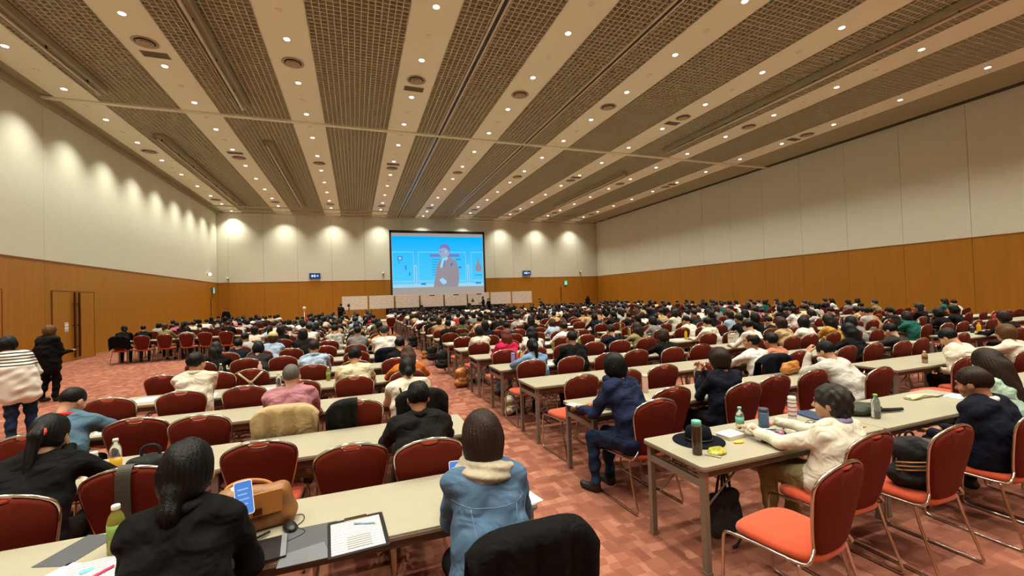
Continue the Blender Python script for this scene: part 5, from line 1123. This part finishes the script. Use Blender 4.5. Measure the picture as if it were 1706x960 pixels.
tag(ob('glasses_case', MB().prism(rrect(.15, .055, .02), 0, .02, 0, .006).mesh('glasses_case', M_BLKP), loc=(2.86, 2.34, TZ), rz=-.35), 'slim glossy black case on the table', 'case')
sheet(3.03, 2.27, .15, .2, -.4, mat('grey_leaflet', '8b8d8e', .5), 'grey leaflet next to the black case', 'leaflet', 'leaflet'); sheet(3.28, 2.42, .12, .17, .4, printed('coloured_card', 'e2d6bc', 'c88a4a', 70, .6), 'patterned card under the spectacles', 'card', 'card')
def glasses(x, y, rz, label, m, lens):
    o = empty('spectacles', (x, y, TZ), rz); tag(o, label, 'glasses')
    for s in (-1, 1):
        ob('rim', MB().tube([(s*.033+.027*math.cos(a), 0, .024+.021*math.sin(a)) for a in [2*math.pi*i/16 for i in range(16)]], .0028, 6, closed=True).mesh('rim', m), o)
        if lens: ob('lens', MB().rings([[(s*.033+.026*math.cos(a), yy, .024+.02*math.sin(a)) for a in [2*math.pi*i/16 for i in range(16)]] for yy in (-.001, .001)], 0, False).mesh('lens', M_BLKP), o)
        ob('temple', MB().tube([(s*.06, 0, .035), (s*.066, .09, .032), (s*.06, .13, .012)], .0026, 6).mesh('temple', m), o)
    ob('bridge', MB().tube([(-.007, 0, .03), (0, 0, .034), (.007, 0, .03)], .0026, 6).mesh('bridge', m), o)
glasses(3.22, 2.52, .5, 'dark sunglasses folded open on the table', M_BLKP, True); glasses(3.42, 2.44, -.3, 'thin dark spectacles beside the white bottle', M_BLKP, False)
sheet(3.74, 2.66, .18, .25, -.2, mat('navy_cover', '2c3c58', .5), 'navy notebook in front of the wavy haired woman', 'notebook', 'notebook', .012)
tag(ob('sweet_wrapper', blob([E3((0, 0, .006), (.03, .02, .008))], mat('gold_wrapper', 'b8923a', .35), .004, .003), loc=(3.78, 2.28, TZ)), 'small gold wrapper at the table edge', 'wrapper')
wv = MB()
for q in range(5): wv.tube([(-.18+.0*q, -.03+.015*q, .012+.008*(q % 2)), (-.06, -.025+.012*q, .03), (.06, -.03+.014*q, .026), (.17, -.02+.01*q, .012)], .012, 7)
wo = empty('woven_cord', (5.2, 2.6, TZ), -.1); tag(wo, 'bundle of cream woven cord lying on the table', 'cord bundle')
for q in range(5): ob('strand', MB().tube(chaikin([(-.18, -.03+.015*q, .012+.006*(q % 2)), (-.06, -.03+.018*q, .03), (.06, .03-.012*q, .028), (.17, -.02+.01*q, .012)], 2), .012, 7).mesh('strand', mat('cream_cord', 'd3c49e', .85, bump=.4, bs=120)), wo)
sheet(5.55, 2.5, .2, .14, .1, printed('blue_leaflet', 'cfd8de', '7f9fb8', 60, .6), 'pale blue leaflet beyond the woven cord', 'leaflet', 'leaflet')
tag(ob('ballpoint_pen', MB().tube([(-.07, 0, .006), (.07, 0, .006)], .005, 8).mesh('dark_pen', M_BLKP), loc=(5.42, 2.56, TZ), rz=.1), 'dark pen beside the woven cord', 'pen')
sheet(2.08, 3.95, .1, .14, .3, M_PAPER, 'small white note at the aisle end of the second row'); sheet(3.75, 3.78, .21, .297, .2, M_PAPER, 'white sheet before the woman with folded hands'); sheet(3.62, 3.62, .21, .297, -.1, M_FORM, 'printed sheet hanging near the table edge of the navy jacket')
sheet(-1.68, 3.76, .15, .2, .3, M_PAPER, 'white note beside the pink bottle'); sheet(-2.2, 5.15, .21, .29, .2, M_PAPER, 'white sheet under the denim shirt arms')
sheet(5.62, 4.05, .15, .2, .2, mat('blue_cover', '4a6a94', .5), 'small blue booklet beside the orange bag', 'booklet', 'booklet', .008)

# scattered papers and bottles of the audience, by seat
M_B2 = [None, M_TEA, M_JUICE, M_PPK, M_LAV, mat('cola', (.05, .02, .01), .1, trans=.2), M_STEEL]
BNM = ['clear bottle', 'green tea bottle', 'yellow drink bottle', 'pale pink tumbler', 'lavender tumbler', 'dark cola bottle', 'blue steel tumbler']
body_me = MB().lathe([(.029, 0), (.032, .008), (.032, .13), (.026, .16), (.014, .18), (.014, .2)], 10).mesh('far_bottle', M_PET); cap_me = MB().lathe([(.016, .195), (.016, .212)], 8).mesh('far_cap', M_CAPW); sh_me = MB().box(-.105, .105, -.148, .148, 0, .003).mesh('far_sheet', M_PAPER)
for b in 'ABCDEZ':
    for k in range(max(3, FIRST[b]), 15):
        for i in range(6):
            x, y = SEATX(b, i), ROW(k)
            if not in_view(x, y, mx=40): continue
            q = rng.random(); occ = rng.random()
            if q < .3:
                t = rng.choice([0, 0, 0, 0, 1, 1, 2, 3, 4, 5, 6]); o = ob('bottle', body_me, loc=(x+rng.choice([-.24, .24])+rng.uniform(-.03, .03), y+rng.uniform(.25, .5), TZ)); set_slots(o, [M_B2[t] or M_PET]); tag(o, f'{BNM[t]}, {seat_word(b, i)}, {RN(b, k)} row, {BN[b]}', 'bottle', 'drink bottles'); ob('cap', cap_me, o)
            if occ < .45:
                o = ob('paper_sheet', sh_me, loc=(x+rng.uniform(-.1, .1), y+rng.uniform(.16, .42), TZ+.001), rz=rng.uniform(-.4, .4)); tag(o, f'white sheet at the {seat_word(b, i)}, {RN(b, k)} row, {BN[b]}', 'paper', 'papers on the tables')

# ------------------------------------------------------------------ reception table by the doors, camera stand, lamp stand
r = empty('reception_table', (-8.75, 14.6, 0), math.pi/2); tag(r, 'reception table with white top and dark blue cloth by the door wall', 'table')
ob('tabletop', MB().prism(rrect(3.4, .7, .02), .7, .73).mesh('reception_top', M_PAPER), r); ob('cloth_skirt', MB().box(-1.68, 1.68, -.33, .33, .06, .7).mesh('cloth_skirt', mat('dark_blue_cloth', '1c2350', .8, wrinkle=.5)), r)
for s in (-1.6, 1.6):
    for t in (-.28, .28): ob('leg', MB().box(s-.02, s+.02, t-.02, t+.02, 0, .08).mesh('reception_leg', M_LEG), r)
for q in range(4): sheet(-8.75+.1*(q % 2), 13.4+.75*q, .22, .3, .2*q, M_PAPER if q % 2 else M_FORM, f'{["first", "second", "third", "fourth"][q]} pile of white handouts on the reception table', 'paper_pile', 'handouts', .05, .73, 'handouts on the reception table')
r = empty('camera_tripod', (-.45, 31.2, 0), 0); tag(r, 'video camera on a black tripod before the display boards', 'tripod')
for a in (.3, 2.4, 4.5): ob('leg', MB().tube([(0, 0, 1.2), (.35*math.cos(a), .35*math.sin(a), 0)], .02, 6).mesh('tripod_leg', M_DARK), r)
ob('column', MB().tube([(0, 0, 1.1), (0, 0, 1.5)], .025, 8).mesh('column', M_DARK), r); ob('camera_body', MB().box(-.08, .08, -.15, .15, 1.5, 1.66).box(-.05, .05, .15, .25, 1.54, 1.63).box(-.02, .02, -.1, .1, 1.66, 1.74).mesh('camera_body', M_DARK), r); ob('pan_handle', MB().tube([(0, -.05, 1.48), (.1, -.35, 1.3)], .012, 6).mesh('pan_handle', M_DARK), r)
r = empty('floor_stand', (-3.1, 30.3, 0), 0); tag(r, 'thin white stand with a pale round head by the front wall', 'stand')
ob('base', MB().lathe([(.16, 0), (.16, .02), (.03, .04)], 16).mesh('stand_base', M_CAPW), r); ob('pole', MB().tube([(0, 0, .03), (0, 0, 1.45)], .018, 8).mesh('stand_pole', M_CAPW), r); ob('stand_head', MB().lathe([(.03, 1.4), (.09, 1.42), (.1, 1.55), (.06, 1.62)], 14).mesh('stand_head', mat('cream_head', 'd8cfb8', .6)), r)
print('PEOPLE', NPEOPLE[0], 'near tris', NEAR_TRI[0])
